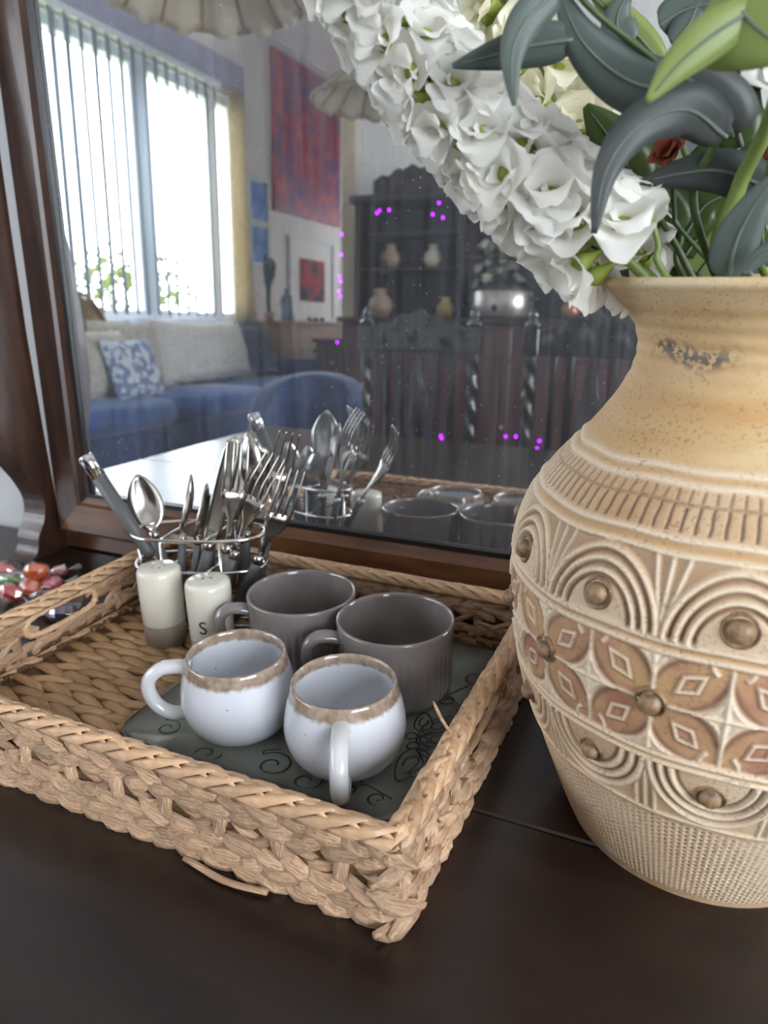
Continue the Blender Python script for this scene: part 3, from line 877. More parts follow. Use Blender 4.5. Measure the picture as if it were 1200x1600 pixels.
camdir = lambda p: tuple(np.array(p) - CC)
A_ = lambda px, py, y: P(px, py, 'y', y)
utensil('table_spoon', cad(-.035, .006, .012), A_(214, 742, .556), (-.64, .77, -.1), 'broad bowled spoon leaning beside the long grey handled server')
utensil('table_spoon', cad(-.030, -.012, .012), A_(294, 741, .572), (.77, .60, 0), 'slim spoon seen edge on, leaning furthest over the wire ring')
utensil('table_spoon', cad(-.016, -.010, .012), A_(319, 754, .565), (.77, .45, 0), 'dark spoon seen from its side between two other spoons')
utensil('table_spoon', cad(-.004, .006, .012), A_(340, 757, .562), (.45, .80, 0), 'spoon with warm glint in its bowl beside the knife blade')
utensil('table_knife', cad(-.012, -.020, .012), A_(368, 682, .575), (-.5, .8, 0), 'broad bladed table knife behind the upright fork')
utensil('table_knife', cad(.010, .016, .012), A_(415, 700, .590), (-.5, .8, .1), 'table knife leaning towards the mirror glass')
utensil('table_fork', cad(.018, -.016, .012), A_(373, 694, .545), (-.64, .77, -.1), 'table fork standing upright with its tines facing the room')
utensil('table_fork', cad(.006, -.020, .012), A_(425, 712, .560), (-.05, 1, .1), 'table fork leaning towards the grey mugs')
utensil('table_fork', cad(.030, -.008, .012), A_(462, 742, .545), (.3, .2, 1), 'table fork tipped lowest over the ring, tines curving up')
utensil('table_fork', cad(.045, .012, .012), A_(452, 672, .600), (.6, -.8, .1), 'table fork with its back to the room, close to the glass')
utensil('table_spoon', cad(.035, .014, .012), A_(392, 676, .592), (-.2, -1, .1), 'tall spoon with its back to the room behind the forks')
# long handled server, handle upwards
b0, t0 = np.array(cad(-.018, -.004, .016)), np.array(A_(132, 712, .520))
t = thing('serving_tool', 'long grey handled serving tool with a steel end cap, standing handle up', 'utensil', (0, 0, 0), 0, 'cutlery in the wire caddy'); t.matrix_world = frame(b0, t0 - b0, (.4, .8, 0))
L = np.linalg.norm(t0 - b0)
obj('blade', ribbon([(0, .010, 0, 0), (.02, .011, 0, 0), (.05, .011, 0, 0), (.065, .006, 0, 0), (.078, .0045, 0, 0)], .0016), MT_['steel'], t)
obj('handle', tube([(0, 0, .074), (0, 0, .08), (0, 0, L - .024)], [.0062, .0080, .0088], 14, flat=.85, up=(0, 1, 0)), MT_['greyplastic'], t)
obj('end_cap', tube([(0, 0, L - .025), (0, 0, L - .002), (0, 0, L)], [.0092, .0094, .0080], 16, flat=.85, up=(0, 1, 0)), MT_['chrome'], t)
#PART3

# ------------------------------------------------------------------ carved vase
VX, VY = .027, .4614
VASE = thing('vase', 'large tan carved ceramic vase with arch and flower reliefs on the table', 'vase', (VX, VY, 0))
vp = np.array([(0, .0835), (.006, .0868), (.02, .0925), (.05, .104), (.08, .115), (.1, .1215), (.12, .1265), (.14, .13), (.16, .1325), (.18, .133), (.2, .1315), (.215, .128),
               (.23, .122), (.243, .1145), (.255, .1050), (.264, .0955), (.275, .0868), (.29, .0762), (.305, .0688), (.317, .0665), (.328, .0683), (.339, .0752), (.347, .0835), (.350, .0868)])


def sm_interp(z):
    r = np.interp(z, vp[:, 0], vp[:, 1]); k = .004
    for d in (-2, -1, 1, 2): r = r + np.interp(np.clip(z + d * k / 2, 0, .35), vp[:, 0], vp[:, 1])
    return r / 5


NT, NZ = 1100, 400
zz = np.concatenate([np.linspace(0, .080, 110, endpoint=False), np.linspace(.080, .270, 235, endpoint=False), np.linspace(.270, .350, 55)])
th = np.linspace(-PI, PI, NT, endpoint=False)
Zg, Tg = np.meshgrid(zz, th, indexing='ij'); Rg = sm_interp(Zg)
bump_ = lambda x, w_: np.exp(-(x / w_) ** 2)
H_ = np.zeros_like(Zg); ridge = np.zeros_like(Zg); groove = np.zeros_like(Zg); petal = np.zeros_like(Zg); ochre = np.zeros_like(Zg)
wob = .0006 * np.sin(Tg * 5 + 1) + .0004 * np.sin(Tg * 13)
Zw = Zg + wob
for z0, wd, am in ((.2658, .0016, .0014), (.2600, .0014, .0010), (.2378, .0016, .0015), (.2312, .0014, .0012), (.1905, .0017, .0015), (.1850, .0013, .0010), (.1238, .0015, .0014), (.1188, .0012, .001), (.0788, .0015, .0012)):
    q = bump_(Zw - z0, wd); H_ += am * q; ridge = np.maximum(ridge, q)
for z0, wd in ((.2628, .0014), (.2345, .0018), (.1878, .0012), (.1213, .0012)):
    q = bump_(Zw - z0, wd); H_ -= .0006 * q; ochre = np.maximum(ochre, q)
# incised ticks on the shoulder
ph = (Tg / (2 * PI) * 108) % 1 - .5; jit = .035 * np.sin(Tg * 41) * np.sin(Zg * 700)
tick = bump_(ph + jit, .13)
z1 = ((Zw > .2400) & (Zw < .2512)).astype(float) + ((Zw > .2528) & (Zw < .2580)).astype(float) * .7
H_ -= .0010 * tick * z1; groove = np.maximum(groove, tick * z1)
q = bump_(Zw - .2520, .0007); H_ -= .0005 * q; groove = np.maximum(groove, .6 * q)
# arches (upper) and hanging arches (lower): 12 around
R0 = .1315; dU = ((Tg + math.radians(119.5) + PI / 12) % (PI / 6) - PI / 12) * R0
band_ = (Zw > .1918) & (Zw < .2300)
rad = np.sqrt((dU / .0338) ** 2 + ((Zw - .1915) / .0372) ** 2)
prof_ = np.zeros_like(Zg); gro_ = np.zeros_like(Zg)
for rr_ in (.965, .80, .635):
    prof_ = np.maximum(prof_, bump_(rad - rr_, .040))
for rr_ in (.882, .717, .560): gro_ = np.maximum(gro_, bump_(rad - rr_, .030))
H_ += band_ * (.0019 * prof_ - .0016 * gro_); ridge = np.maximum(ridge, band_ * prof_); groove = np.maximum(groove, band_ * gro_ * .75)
ins = band_ & (rad < .52); H_ += ins * .0006; ridge = np.maximum(ridge, ins * .45)
dM = ((Tg + math.radians(104.5) + PI / 12) % (PI / 6) - PI / 12) * R0
sp_ = band_ & (rad > 1.03)
for off_ in (-.0085, 0, .0085):
    q = bump_(dM - off_ * (.3 + .7 * np.clip((Zw - .205) / .025, 0, 1)), .0011) * sp_; H_ += .0014 * q; ridge = np.maximum(ridge, q)
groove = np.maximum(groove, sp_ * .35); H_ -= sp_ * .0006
band2 = (Zw > .0800) & (Zw < .1175)
R1 = .1205; dL = ((Tg + math.radians(119.8) + PI / 12) % (PI / 6) - PI / 12) * R1
rad2 = np.sqrt((dL / .0312) ** 2 + ((Zw - .1185) / .0380) ** 2)
prof_ = np.zeros_like(Zg); gro_ = np.zeros_like(Zg)
for rr_ in (.96, .79, .62): prof_ = np.maximum(prof_, bump_(rad2 - rr_, .042))
for rr_ in (.875, .705, .545): gro_ = np.maximum(gro_, bump_(rad2 - rr_, .032))
H_ += band2 * (.0016 * prof_ - .0012 * gro_); ridge = np.maximum(ridge, band2 * prof_ * .9); groove = np.maximum(groove, band2 * gro_ * .75)
dN = ((Tg + math.radians(104.8) + PI / 12) % (PI / 6) - PI / 12) * R1
sp_ = band2 & (rad2 > 1.03)
for off_ in (-.005, 0, .005):
    q = bump_(dN - off_, .0009) * sp_; H_ += .0012 * q; ridge = np.maximum(ridge, q)
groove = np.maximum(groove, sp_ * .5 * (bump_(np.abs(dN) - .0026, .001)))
# four-petalled flowers
bandp = (Zw > .1262) & (Zw < .1828)
U = dM; Vv = Zw - .1555; hw_, hh_ = R0 * PI / 12, .0300
au, av = np.abs(U), np.abs(Vv)
star1 = np.sqrt(np.clip((hw_ - au) / .0175, 0, 9)) + np.sqrt(av / .0230)
star2 = np.sqrt(au / .0200) + np.sqrt(np.clip((hh_ - av) / .0180, 0, 9))
star3 = np.sqrt(au / .010) + np.sqrt(av / .010)
white = (np.minimum(np.minimum(star1, star2), star3) < 1)
pet = bandp & ~white
edge_ = np.minimum(np.minimum(np.abs(star1 - 1), np.abs(star2 - 1)), np.abs(star3 - 1))
q = bump_(edge_, .10) * bandp
lines = np.maximum(bump_(au, .0011) * (av > .006), bump_(hw_ - au, .0011)) * bandp; lines = np.maximum(lines, bump_(av, .0010) * bandp * (au > .007))
du_, dv_ = au - hw_ * .5, av - hh_ * .5
ca_, sa_ = math.cos(.75), math.sin(.75); e1 = (du_ * ca_ + dv_ * sa_); e2 = (-du_ * sa_ + dv_ * ca_)
dia = np.abs(np.abs(e1) / .0080 + np.abs(e2) / .0048 - 1); qd = bump_(dia, .20) * bandp
tipd = np.sqrt((au - hw_ * .98) ** 2 + (av - hh_ * .98) ** 2); qt = bump_(tipd - .0085, .0011) * bandp * (np.abs(au - av) < .006)
H_ += np.where(pet, -.0008, .0004 * bandp) + .0013 * np.maximum(np.maximum(q * .7, lines), np.maximum(qd, qt)); petal = np.where(pet, 1.0, 0.0)
ridge = np.maximum(ridge, np.maximum(np.maximum(q * .8, lines), np.maximum(qd, qt))); ridge = np.maximum(ridge, (bandp & white) * .95)
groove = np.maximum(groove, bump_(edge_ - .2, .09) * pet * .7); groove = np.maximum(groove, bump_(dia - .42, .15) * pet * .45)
# stamped mesh below
bm_ = np.clip((.0760 - Zw) / .003, 0, 1) * np.clip((Zw - .005) / .003, 0, 1)
gu = np.cos(Tg * 190); gv = np.cos(2 * PI * Zw / .0037 + PI * (np.floor(Tg * 190 / (2 * PI)) % 2))
pit = np.clip(-gu, 0, 1) * np.clip(-gv, 0, 1); rdg = np.clip(gu, 0, 1)
fade = .6 + .4 * np.sin(Tg * 9 + Zw * 60)
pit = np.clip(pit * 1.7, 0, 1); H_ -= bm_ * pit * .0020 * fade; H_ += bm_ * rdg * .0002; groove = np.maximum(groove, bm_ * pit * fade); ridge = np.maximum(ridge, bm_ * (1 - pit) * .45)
# throwing lines on neck and shoulder
nk = np.clip((Zg - .268) / .006, 0, 1); H_ += nk * .00035 * np.sin(Zg * 2 * PI / .0085 + .5 * np.sin(Tg * 3)) * np.clip((Zg - .29) / .02, .15, 1)
Rr = Rg + H_
V = np.stack([Rr * np.cos(Tg), Rr * np.sin(Tg), Zg], -1).reshape(-1, 3)
# lip and inside
lip = [(.0885, .3515), (.0892, .3535), (.0886, .3556), (.0868, .3566), (.0838, .3562), (.0815, .354), (.076, .346), (.0665, .335), (.060, .318), (.063, .30), (.078, .27), (.001, .268)]
LV = np.concatenate([np.stack([r * np.cos(th), r * np.sin(th), np.full(NT, z)], -1) for r, z in lip])
nrow = len(zz) + len(lip)
V = np.concatenate([V, LV]); ii = np.arange(NT); F = []
a = (np.arange(nrow - 1)[:, None] * NT + ii[None, :]); bq = (np.arange(nrow - 1)[:, None] * NT + (ii[None, :] + 1) % NT)
F = np.stack([a, bq, bq + NT, a + NT], -1).reshape(-1, 4)
me = bpy.data.meshes.new('vase_body'); me.vertices.add(len(V)); me.vertices.foreach_set('co', V.astype(np.float32).ravel())
me.loops.add(F.size); me.loops.foreach_set('vertex_index', F.astype(np.int32).ravel())
me.polygons.add(len(F)); me.polygons.foreach_set('loop_start', np.arange(0, F.size, 4, dtype=np.int32)); me.polygons.foreach_set('loop_total', np.full(len(F), 4, np.int32))
me.polygons.foreach_set('use_smooth', np.ones(len(F), bool)); me.update(); me.validate()
at = me.attributes.new('wear', 'FLOAT_COLOR', 'POINT')
cl = np.zeros((len(V), 4), np.float32); k_ = len(zz) * NT
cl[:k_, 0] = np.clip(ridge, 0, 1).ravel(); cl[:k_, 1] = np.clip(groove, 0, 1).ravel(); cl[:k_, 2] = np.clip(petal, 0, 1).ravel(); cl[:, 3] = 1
pt = np.clip(1 - ((np.degrees(Tg) + 124) / 26) ** 2, 0, 1) * np.clip(1 - np.abs(Zg - .319 - .003 * np.sin(Tg * 7)) / .0075, 0, 1)
cl[:k_, 3] = np.clip(pt * 1.6, 0, 1).ravel(); cl[k_:, 3] = 0
at.data.foreach_set('color', cl.ravel())
at2 = me.attributes.new('stain', 'FLOAT', 'POINT'); oc = np.zeros(len(V), np.float32); oc[:k_] = np.clip(ochre, 0, 1).ravel(); at2.data.foreach_set('value', oc)
vm = bpy.data.materials.new('carved_vase_clay'); vm.use_nodes = True; nt = vm.node_tree; b = nt.nodes['Principled BSDF']; b.inputs['Roughness'].default_value = .55
L_ = nt.links.new
at_ = N(nt, 'ShaderNodeAttribute', attribute_name='wear'); st_ = N(nt, 'ShaderNodeAttribute', attribute_name='stain'); sep = N(nt, 'ShaderNodeSeparateColor'); L_(at_.outputs['Color'], sep.inputs[0])
tc = N(nt, 'ShaderNodeTexCoord')


def noise(sc, det=4, st=None):
    n = N(nt, 'ShaderNodeTexNoise'); n.inputs['Scale'].default_value = sc; n.inputs['Detail'].default_value = det
    if st:
        m = N(nt, 'ShaderNodeMapping'); m.inputs['Scale'].default_value = st; L_(tc.outputs['Object'], m.inputs[0]); L_(m.outputs[0], n.inputs[0])
    else: L_(tc.outputs['Object'], n.inputs[0])
    return n.outputs['Fac']


def mix(f, a, c, blend='MIX'):
    m = N(nt, 'ShaderNodeMix', data_type='RGBA', blend_type=blend)
    if isinstance(f, (int, float)): m.inputs[0].default_value = f
    else: L_(f, m.inputs[0])
    for i, q in ((6, a), (7, c)):
        if isinstance(q, tuple): m.inputs[i].default_value = q
        else: L_(q, m.inputs[i])
    return m.outputs[2]


def mth(op, a, c):
    m = N(nt, 'ShaderNodeMath', operation=op)
    for i, q in ((0, a), (1, c)):
        if isinstance(q, (int, float)): m.inputs[i].default_value = q
        else: L_(q, m.inputs[i])
    return m.outputs[0]


sxyz = N(nt, 'ShaderNodeSeparateXYZ'); L_(tc.outputs['Object'], sxyz.inputs[0])
body = ramp(nt, noise(14, 5), [(.30, lin('#ba946c')), (.5, lin('#c9a783')), (.72, lin('#d9c1a4'))])
neck = ramp(nt, noise(9, 5, (1, 1, 5)), [(.30, lin('#c39a66')), (.52, lin('#cfae80')), (.72, lin('#decaa4'))])
isn = N(nt, 'ShaderNodeMapRange'); isn.inputs[1].default_value = .262; isn.inputs[2].default_value = .27; L_(sxyz.outputs[2], isn.inputs[0])
col = mix(isn.outputs[0], body, neck)
petc = ramp(nt, noise(34, 6), [(.38, lin('#c39c70')), (.5, lin('#b98b6c')), (.60, lin('#a8705a'))])
col = mix(mth('MULTIPLY', sep.outputs[2], .85), col, petc)
col = mix(mth('MULTIPLY', st_.outputs['Fac'], mth('MULTIPLY', noise(18, 3), 1.1)), col, lin('#bd9258'))
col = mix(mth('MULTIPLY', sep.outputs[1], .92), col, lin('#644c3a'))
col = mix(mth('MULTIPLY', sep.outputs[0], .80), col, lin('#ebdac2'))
spk = ramp(nt, noise(480, 2), [(.57, (0, 0, 0, 1)), (.65, (1, 1, 1, 1))])
spz = ramp(nt, noise(26, 3), [(.36, (0, 0, 0, 1)), (.60, (1, 1, 1, 1))])
col = mix(mth('MULTIPLY', mth('MULTIPLY', spk, spz), .42), col, lin('#54483f'))
pk = ramp(nt, noise(260, 3), [(.44, (0, 0, 0, 1)), (.52, (1, 1, 1, 1))])
col = mix(mth('MULTIPLY', mth('MULTIPLY', pk, at_.outputs['Alpha']), .85), col, lin('#4a4c52'))
L_(col, b.inputs['Base Color'])
bp = N(nt, 'ShaderNodeBump'); bp.inputs['Strength'].default_value = .35; bp.inputs['Distance'].default_value = .0015; L_(noise(190, 3), bp.inputs['Height']); L_(bp.outputs[0], b.inputs['Normal'])
me.materials.append(vm); add('vase_body', me, None, VASE)
bossm = pm('boss_clay', '#a68664', '#6a533c', scale=150, rough=.45, bump=.3, bscale=300)
BOSS = mesh('boss', *lathe([(.0112, -.002), (.0108, .0012), (.0096, .0018), (.0084, .0004), (.0074, .0006), (.0072, .0040), (.0050, .0066), (.0025, .0078), (.0004, .0081)], 20)); BOSS.materials.append(bossm)
for z, a0, sc_ in ((.2035, -119.5, .80), (.1555, -104.5, .76), (.1050, -119.8, .72)):
    r = float(sm_interp(np.array(z))); dr = float(sm_interp(np.array(z + .004)) - sm_interp(np.array(z - .004))) / .008
    for k in range(12):
        a = math.radians(a0 + 30 * k); nrm = Vector((math.cos(a), math.sin(a), -dr)).normalized()
        m_ = frame((r * math.cos(a), r * math.sin(a), z), nrm, (0, 0, 1)) @ Matrix.Scale(sc_, 4)
        add('boss', BOSS, None, VASE, mtx=m_)

# ------------------------------------------------------------------ flowers
def petal_patch(L, Wd, cup, curl, sd, n1=7, n2=7):
    """rounded, cupped petal growing along +y from the origin"""
    r = random.Random(sd); V = []; F = []; p1, p2 = r.uniform(0, 6), r.uniform(0, 6)
    for i in range(n1):
        t = i / (n1 - 1); hw = Wd / 2 * max(.16, math.sqrt(max(0, 1 - ((t - .56) / .60) ** 2)))
        for j in range(n2):
            u = -1 + 2 * j / (n2 - 1); ruff = .045 * L * math.sin(u * 4 + p1) * t ** 2 + .03 * L * math.sin(u * 7 + p2) * t ** 3
            V.append((hw * u * (1 - .12 * abs(u) * t), L * t * (1 - .30 * u * u * t * t), cup * L * math.sin(t * 1.9) * .75 + .26 * L * u * u * math.sin(PI * (.15 + .7 * t)) + ruff - curl * .35 * L * t ** 4))
    for i in range(n1 - 1):
        for j in range(n2 - 1): F.append((i * n2 + j, i * n2 + j + 1, (i + 1) * n2 + j + 1, (i + 1) * n2 + j))
    return V, F


def floret_mesh(sd, R=.0215):
    """cupped floret opening along +z: broad outer petals, a closed hood of inner ones"""
    r = random.Random(sd); parts = []
    for ring, (n, lift, sc_, wd) in enumerate(((3, .22, 1.05, 1.36), (2, .72, .92, 1.32), (1, 1.05, .55, 1.0))):
        for k in range(n):
            a = 2 * PI * (k + .5 * ring) / n + r.uniform(-.35, .35) + ring * .6
            VF = petal_patch(R * sc_ * r.uniform(.9, 1.12), R * sc_ * wd, r.uniform(.35, .6), r.uniform(-.2, .9), sd * 31 + ring * 7 + k)
            m_ = Matrix.Rotation(a, 4, 'Z') @ Matrix.Translation((0, .0015, .004)) @ Matrix.Rotation(lift + r.uniform(-.22, .22), 4, 'X')
            parts.append(xf(VF, m_))
    return join(*parts)


FLR = []
for k in range(7):
    m_ = mesh('floret', *floret_mesh(k)); m_.materials.append(MT_['petal']); FLR.append(m_)
FLR2 = []
for k in range(5):
    m_ = mesh('floret', *floret_mesh(k + 50)); m_.materials.append(MT_['petal2']); FLR2.append(m_)
CAL = mesh('calyx', *lathe([(.0012, -.012), (.0020, -.006), (.0042, -.001), (.0060, .004), (.0050, .0085), (.0020, .010)], 8)); CAL.materials.append(MT_['calyx'])
BUD = mesh('bud', *lathe([(.0012, 0), (.0050, .004), (.0066, .010), (.0050, .016), (.0012, .020)], 8)); BUD.materials.append(MT_['petal2'])


def flower_stem(label, pts, meshes, r0, size, n, t0=.08, t1=1.0, sd=1):
    path = [np.array(q) for q in cat(pts, 10)]; base = path[0]
    root = thing('flower_stem', label, 'flower', tuple(base), 0, 'white flower stems in the vase')
    obj('stem', tube([q - base for q in path], list(np.linspace(.0032, .0016, len(path))), 8), MT_['stem'], root)
    r = random.Random(sd); S_ = np.concatenate([[0], np.cumsum([np.linalg.norm(path[i + 1] - path[i]) for i in range(len(path) - 1)])])
    for k in range(n):
        f_ = (k + .5) / n; s = S_[-1] * (t0 + (t1 - t0) * f_)
        i = min(len(path) - 2, int(np.searchsorted(S_, s)) - 1); i = max(0, i)
        p = path[i] + (path[i + 1] - path[i]) * ((s - S_[i]) / max(1e-6, S_[i + 1] - S_[i])); t = path[i + 1] - path[i]; t /= np.linalg.norm(t)
        a = k * 2.39996 + r.uniform(-.3, .3); u = np.cross(t, (.2, 1, .1)); u /= np.linalg.norm(u); v = np.cross(t, u)
        d = math.cos(a) * u + math.sin(a) * v; d = d + t * r.uniform(.1, .5); d /= np.linalg.norm(d)
        sc_ = size * r.uniform(.88, 1.12) * (1 - .25 * f_)
        m_ = frame(p - base + d * r0 * (1 - .2 * f_), d, t) @ Matrix.Rotation(r.uniform(-.4, .4), 4, 'Z') @ Matrix.Scale(sc_, 4)
        o = add('floret', meshes[r.randrange(len(meshes))], None, root, mtx=m_)
        add('calyx', CAL, None, o)
    return root


Y1 = .43
mouth = np.array([VX, VY, .30])
st1 = [mouth + np.array([-.02, -.01, 0]), P(1000, 425, 'y', .425), P(905, 360, 'y', .42), P(825, 290, 'y', .415), P(760, 225, 'y', .41), P(690, 145, 'y', .405), P(620, 50, 'y', .40), P(545, -45, 'y', .395)]
flower_stem('long arching stem of white ruffled florets hanging out over the vase lip', st1, FLR, .0145, 1.0, 60, .30, 1.0, 3)
st2 = [mouth + np.array([-.01, .03, 0]), P(985, 400, 'y', .50), P(930, 290, 'y', .51), P(880, 190, 'y', .515), P(835, 90, 'y', .52), P(790, 0, 'y', .525), P(760, -60, 'y', .53)]
flower_stem('stem of ivory white florets rising behind the grey-green leaves', st2, FLR2, .016, 1.1, 40, .30, 1.0, 5)
st3 = [mouth + np.array([.0, -.03, 0]), P(1010, 425, 'y', .45), P(1005, 395, 'y', .455), P(1000, 375, 'y', .46)]
flower_stem('short white bloom resting just inside the vase mouth', st3, FLR, .010, .95, 5, .72, 1.0, 8)
st4 = [mouth + np.array([.03, .0, 0]), P(1145, 300, 'y', .44), P(1168, 180, 'y', .44), P(1190, 110, 'y', .44), P(1205, 70, 'y', .44)]
flower_stem('green stem topped with a white bell shaped bloom', st4, FLR, .006, .8, 4, .86, 1.0, 9)


def leaf(spine, wmax, mat, root, base, fold=.13, n2=5, face=None, tipw=.5, lobes=0):
    sp = [np.array(q) for q in cat(spine, 7)]; n = len(sp); V = []; F = []
    for i in range(n):
        t = i / (n - 1); tg = sp[min(n - 1, i + 1)] - sp[max(0, i - 1)]; tg /= np.linalg.norm(tg)
        fc = np.array(face) if face is not None else (sp[i] - CC); sd_ = np.cross(tg, fc); sd_ /= np.linalg.norm(sd_) + 1e-9; nr = np.cross(sd_, tg)
        hw = wmax / 2 * (math.sin(PI * (t ** tipw * .97 + .015)) ** .8 + .03) * (1 + (.25 * math.sin(t * lobes * 2 * PI) if lobes else 0))
        for j in range(n2):
            u = -1 + 2 * j / (n2 - 1); V.append(sp[i] + sd_ * hw * u + nr * fold * hw * abs(u) - base)
    for i in range(n - 1):
        for j in range(n2 - 1): F.append((i * n2 + j, i * n2 + j + 1, (i + 1) * n2 + j + 1, (i + 1) * n2 + j))
    o = obj('leaf', (V, F), mat, root)
    s_ = o.modifiers.new('thick', 'SOLIDIFY'); s_.thickness = .0006
    mr_ = obj('midrib', tube([q - base - np.array(camdir(q)) / np.linalg.norm(camdir(q)) * .0006 for q in sp[:-2]], list(np.linspace(.0011, .0003, n - 2)), 5), MT_['rib'], o)
    return o


MT_['rib'] = pm('leaf_midrib', '#6c756a', '#5f685c', scale=30, rough=.5)
Q = lambda px, py, y: P(px, py, 'y', y)


def branch(name, label, stem, leaves, smat='dkstem', r=.0022):
    path = cat(stem, 8); base = np.array(path[0]); root = thing(name, label, 'foliage', tuple(base), 0, 'greenery in the vase')
    obj('stem', tube([np.array(q) - base for q in path], list(np.linspace(r, r * .55, len(path))), 8), MT_[smat], root)
    for sp, wd, mt, kw in leaves: leaf(sp, wd, MT_[mt], root, base, **kw)
    return root


branch('eucalyptus_branch', 'branch of long grey-green eucalyptus leaves arching over the flowers',
       [mouth + np.array([0, -.02, 0]), Q(1085, 330, .42), Q(1120, 205, .40), Q(1040, 110, .385), Q(930, 20, .37), Q(880, -40, .365)],
       [([Q(1135, 215, .392), Q(1075, 172, .375), Q(1000, 195, .365), Q(948, 265, .36), Q(928, 365, .358)], .021, 'eucd', {}),
        ([Q(1145, 215, .40), Q(1125, 165, .395), Q(1065, 120, .39), Q(955, 112, .385)], .026, 'eucd', {}),
        ([Q(1060, 145, .385), Q(980, 125, .38), Q(910, 65, .372), Q(872, -20, .368)], .024, 'euc', {}),
        ([Q(895, 62, .372), Q(830, 72, .368), Q(765, 88, .366), Q(707, 103, .365)], .017, 'euc', {}),
        ([Q(870, -15, .36), Q(820, 35, .353), Q(800, 90, .35), Q(803, 165, .349)], .015, 'euc', {})])
branch('eucalyptus_branch', 'grey-green eucalyptus branch leaning past the vase lip beside the thick green stem',
       [mouth + np.array([.03, -.03, 0]), Q(1165, 420, .40), Q(1190, 330, .39), Q(1215, 180, .38)],
       [([Q(1140, 435, .392), Q(1150, 380, .388), Q(1180, 320, .385), Q(1225, 260, .384)], .020, 'euc', {}),
        ([Q(1215, 300, .41), Q(1130, 268, .41), Q(1060, 272, .41), Q(1000, 285, .41)], .020, 'eucd', {}),
        ([Q(1215, 400, .38), Q(1190, 400, .38), Q(1160, 430, .38)], .010, 'euc', {})])
branch('glossy_leaf_branch', 'branch of broad dark green oval leaves low among the flowers',
       [mouth + np.array([-.01, 0, 0]), Q(1060, 390, .44), Q(1000, 300, .435), Q(960, 240, .43)],
       [([Q(985, 320, .43), Q(935, 300, .425), Q(885, 262, .42), Q(832, 232, .418)], .033, 'mag', {}),
        ([Q(1000, 320, .44), Q(945, 345, .435), Q(890, 335, .43), Q(845, 300, .428)], .030, 'mag', {}),
        ([Q(1000, 300, .438), Q(975, 250, .435), Q(945, 205, .432), Q(915, 165, .43)], .030, 'mag', {}),
        ([Q(1010, 300, .445), Q(1000, 250, .445), Q(1005, 205, .445), Q(985, 160, .445)], .028, 'mag', {}),
        ([Q(1030, 380, .44), Q(985, 370, .435), Q(950, 355, .43)], .022, 'mag', {})])
branch('glossy_leaf_branch', 'dark leafy sprig standing in the middle of the vase mouth',
       [mouth + np.array([.01, .0, 0]), Q(1068, 430, .46), Q(1065, 370, .46), Q(1060, 320, .46)],
       [([Q(1065, 360, .45), Q(1045, 325, .447), Q(1025, 300, .445), Q(1012, 290, .444)], .022, 'mag', {}),
        ([Q(1070, 370, .46), Q(1090, 335, .46), Q(1110, 315, .46), Q(1150, 300, .46)], .022, 'mag', {}),
        ([Q(1070, 400, .47), Q(1100, 360, .47), Q(1130, 340, .47), Q(1160, 345, .47)], .030, 'mag', {}),
        ([Q(1070, 420, .48), Q(1030, 380, .48), Q(1000, 350, .48), Q(960, 345, .48)], .034, 'mag', {}),
        ([Q(1090, 430, .47), Q(1110, 400, .47), Q(1120, 380, .47), Q(1130, 350, .47)], .030, 'lime', {}),
        ([Q(1040, 440, .49), Q(1060, 400, .49), Q(1080, 360, .49), Q(1120, 330, .49)], .040, 'mag', {}),
        ([Q(1080, 440, .50), Q(1120, 400, .50), Q(1160, 370, .50), Q(1200, 350, .50)], .044, 'mag', {}),
        ([Q(1040, 400, .50), Q(1050, 350, .50), Q(1040, 300, .50), Q(1020, 250, .50)], .044, 'mag', {}),
        ([Q(1080, 380, .50), Q(1100, 320, .50), Q(1110, 260, .50), Q(1140, 200, .50)], .046, 'mag', {}),
        ([Q(1140, 380, .50), Q(1160, 320, .50), Q(1180, 260, .50), Q(1220, 200, .50)], .044, 'mag', {}),
        ([Q(1010, 440, .485), Q(1000, 400, .485), Q(985, 370, .485), Q(960, 330, .485)], .034, 'mag', {})])
branch('light_leaf_branch', 'stem with broad light green leaves at the top of the bouquet',
       [mouth + np.array([.03, .02, 0]), Q(1130, 425, .425), Q(1152, 300, .41), Q(1200, 195, .39), Q(1230, 60, .36), Q(1200, 0, .35)],
       [([Q(1195, 5, .345), Q(1120, 50, .338), Q(1060, 100, .334), Q(1010, 160, .332)], .016, 'lime', dict(tipw=.7)),
        ([Q(1130, -20, .345), Q(1160, 20, .342), Q(1190, 50, .34), Q(1240, 85, .34)], .040, 'lime', dict(tipw=.6)),
        ([Q(1215, 60, .42), Q(1170, 90, .42), Q(1120, 115, .42), Q(1075, 128, .42)], .030, 'mag', {}),
        ([Q(1160, 230, .43), Q(1150, 180, .43), Q(1160, 130, .43), Q(1175, 90, .43)], .024, 'mag', {})], smat='stem', r=.0046)
branch('seed_branch', 'thin branch of narrow leaves with a yellow-green tip behind the bouquet',
       [mouth + np.array([.01, .03, 0]), Q(1075, 250, .50), Q(1040, 150, .50), Q(990, 60, .49), Q(920, -10, .48)],
       [([Q(1040, 105, .49), Q(1000, 60, .487), Q(960, 20, .485), Q(920, -15, .484)], .016, 'lime', dict(tipw=.7)),
        ([Q(1060, 90, .49), Q(1100, 50, .49), Q(1140, 30, .49), Q(1180, 20, .49)], .014, 'euc', {}),
        ([Q(1050, 70, .49), Q(1075, 40, .49), Q(1090, 10, .49), Q(1110, -20, .49)], .016, 'euc', {}),
        ([Q(1030, 40, .49), Q(1060, 20, .49), Q(1090, 10, .49), Q(1140, 0, .49)], .018, 'euc', {}),
        ([Q(985, 70, .48), Q(965, 40, .48), Q(970, 10, .48), Q(990, -20, .48)], .018, 'euc', {})])
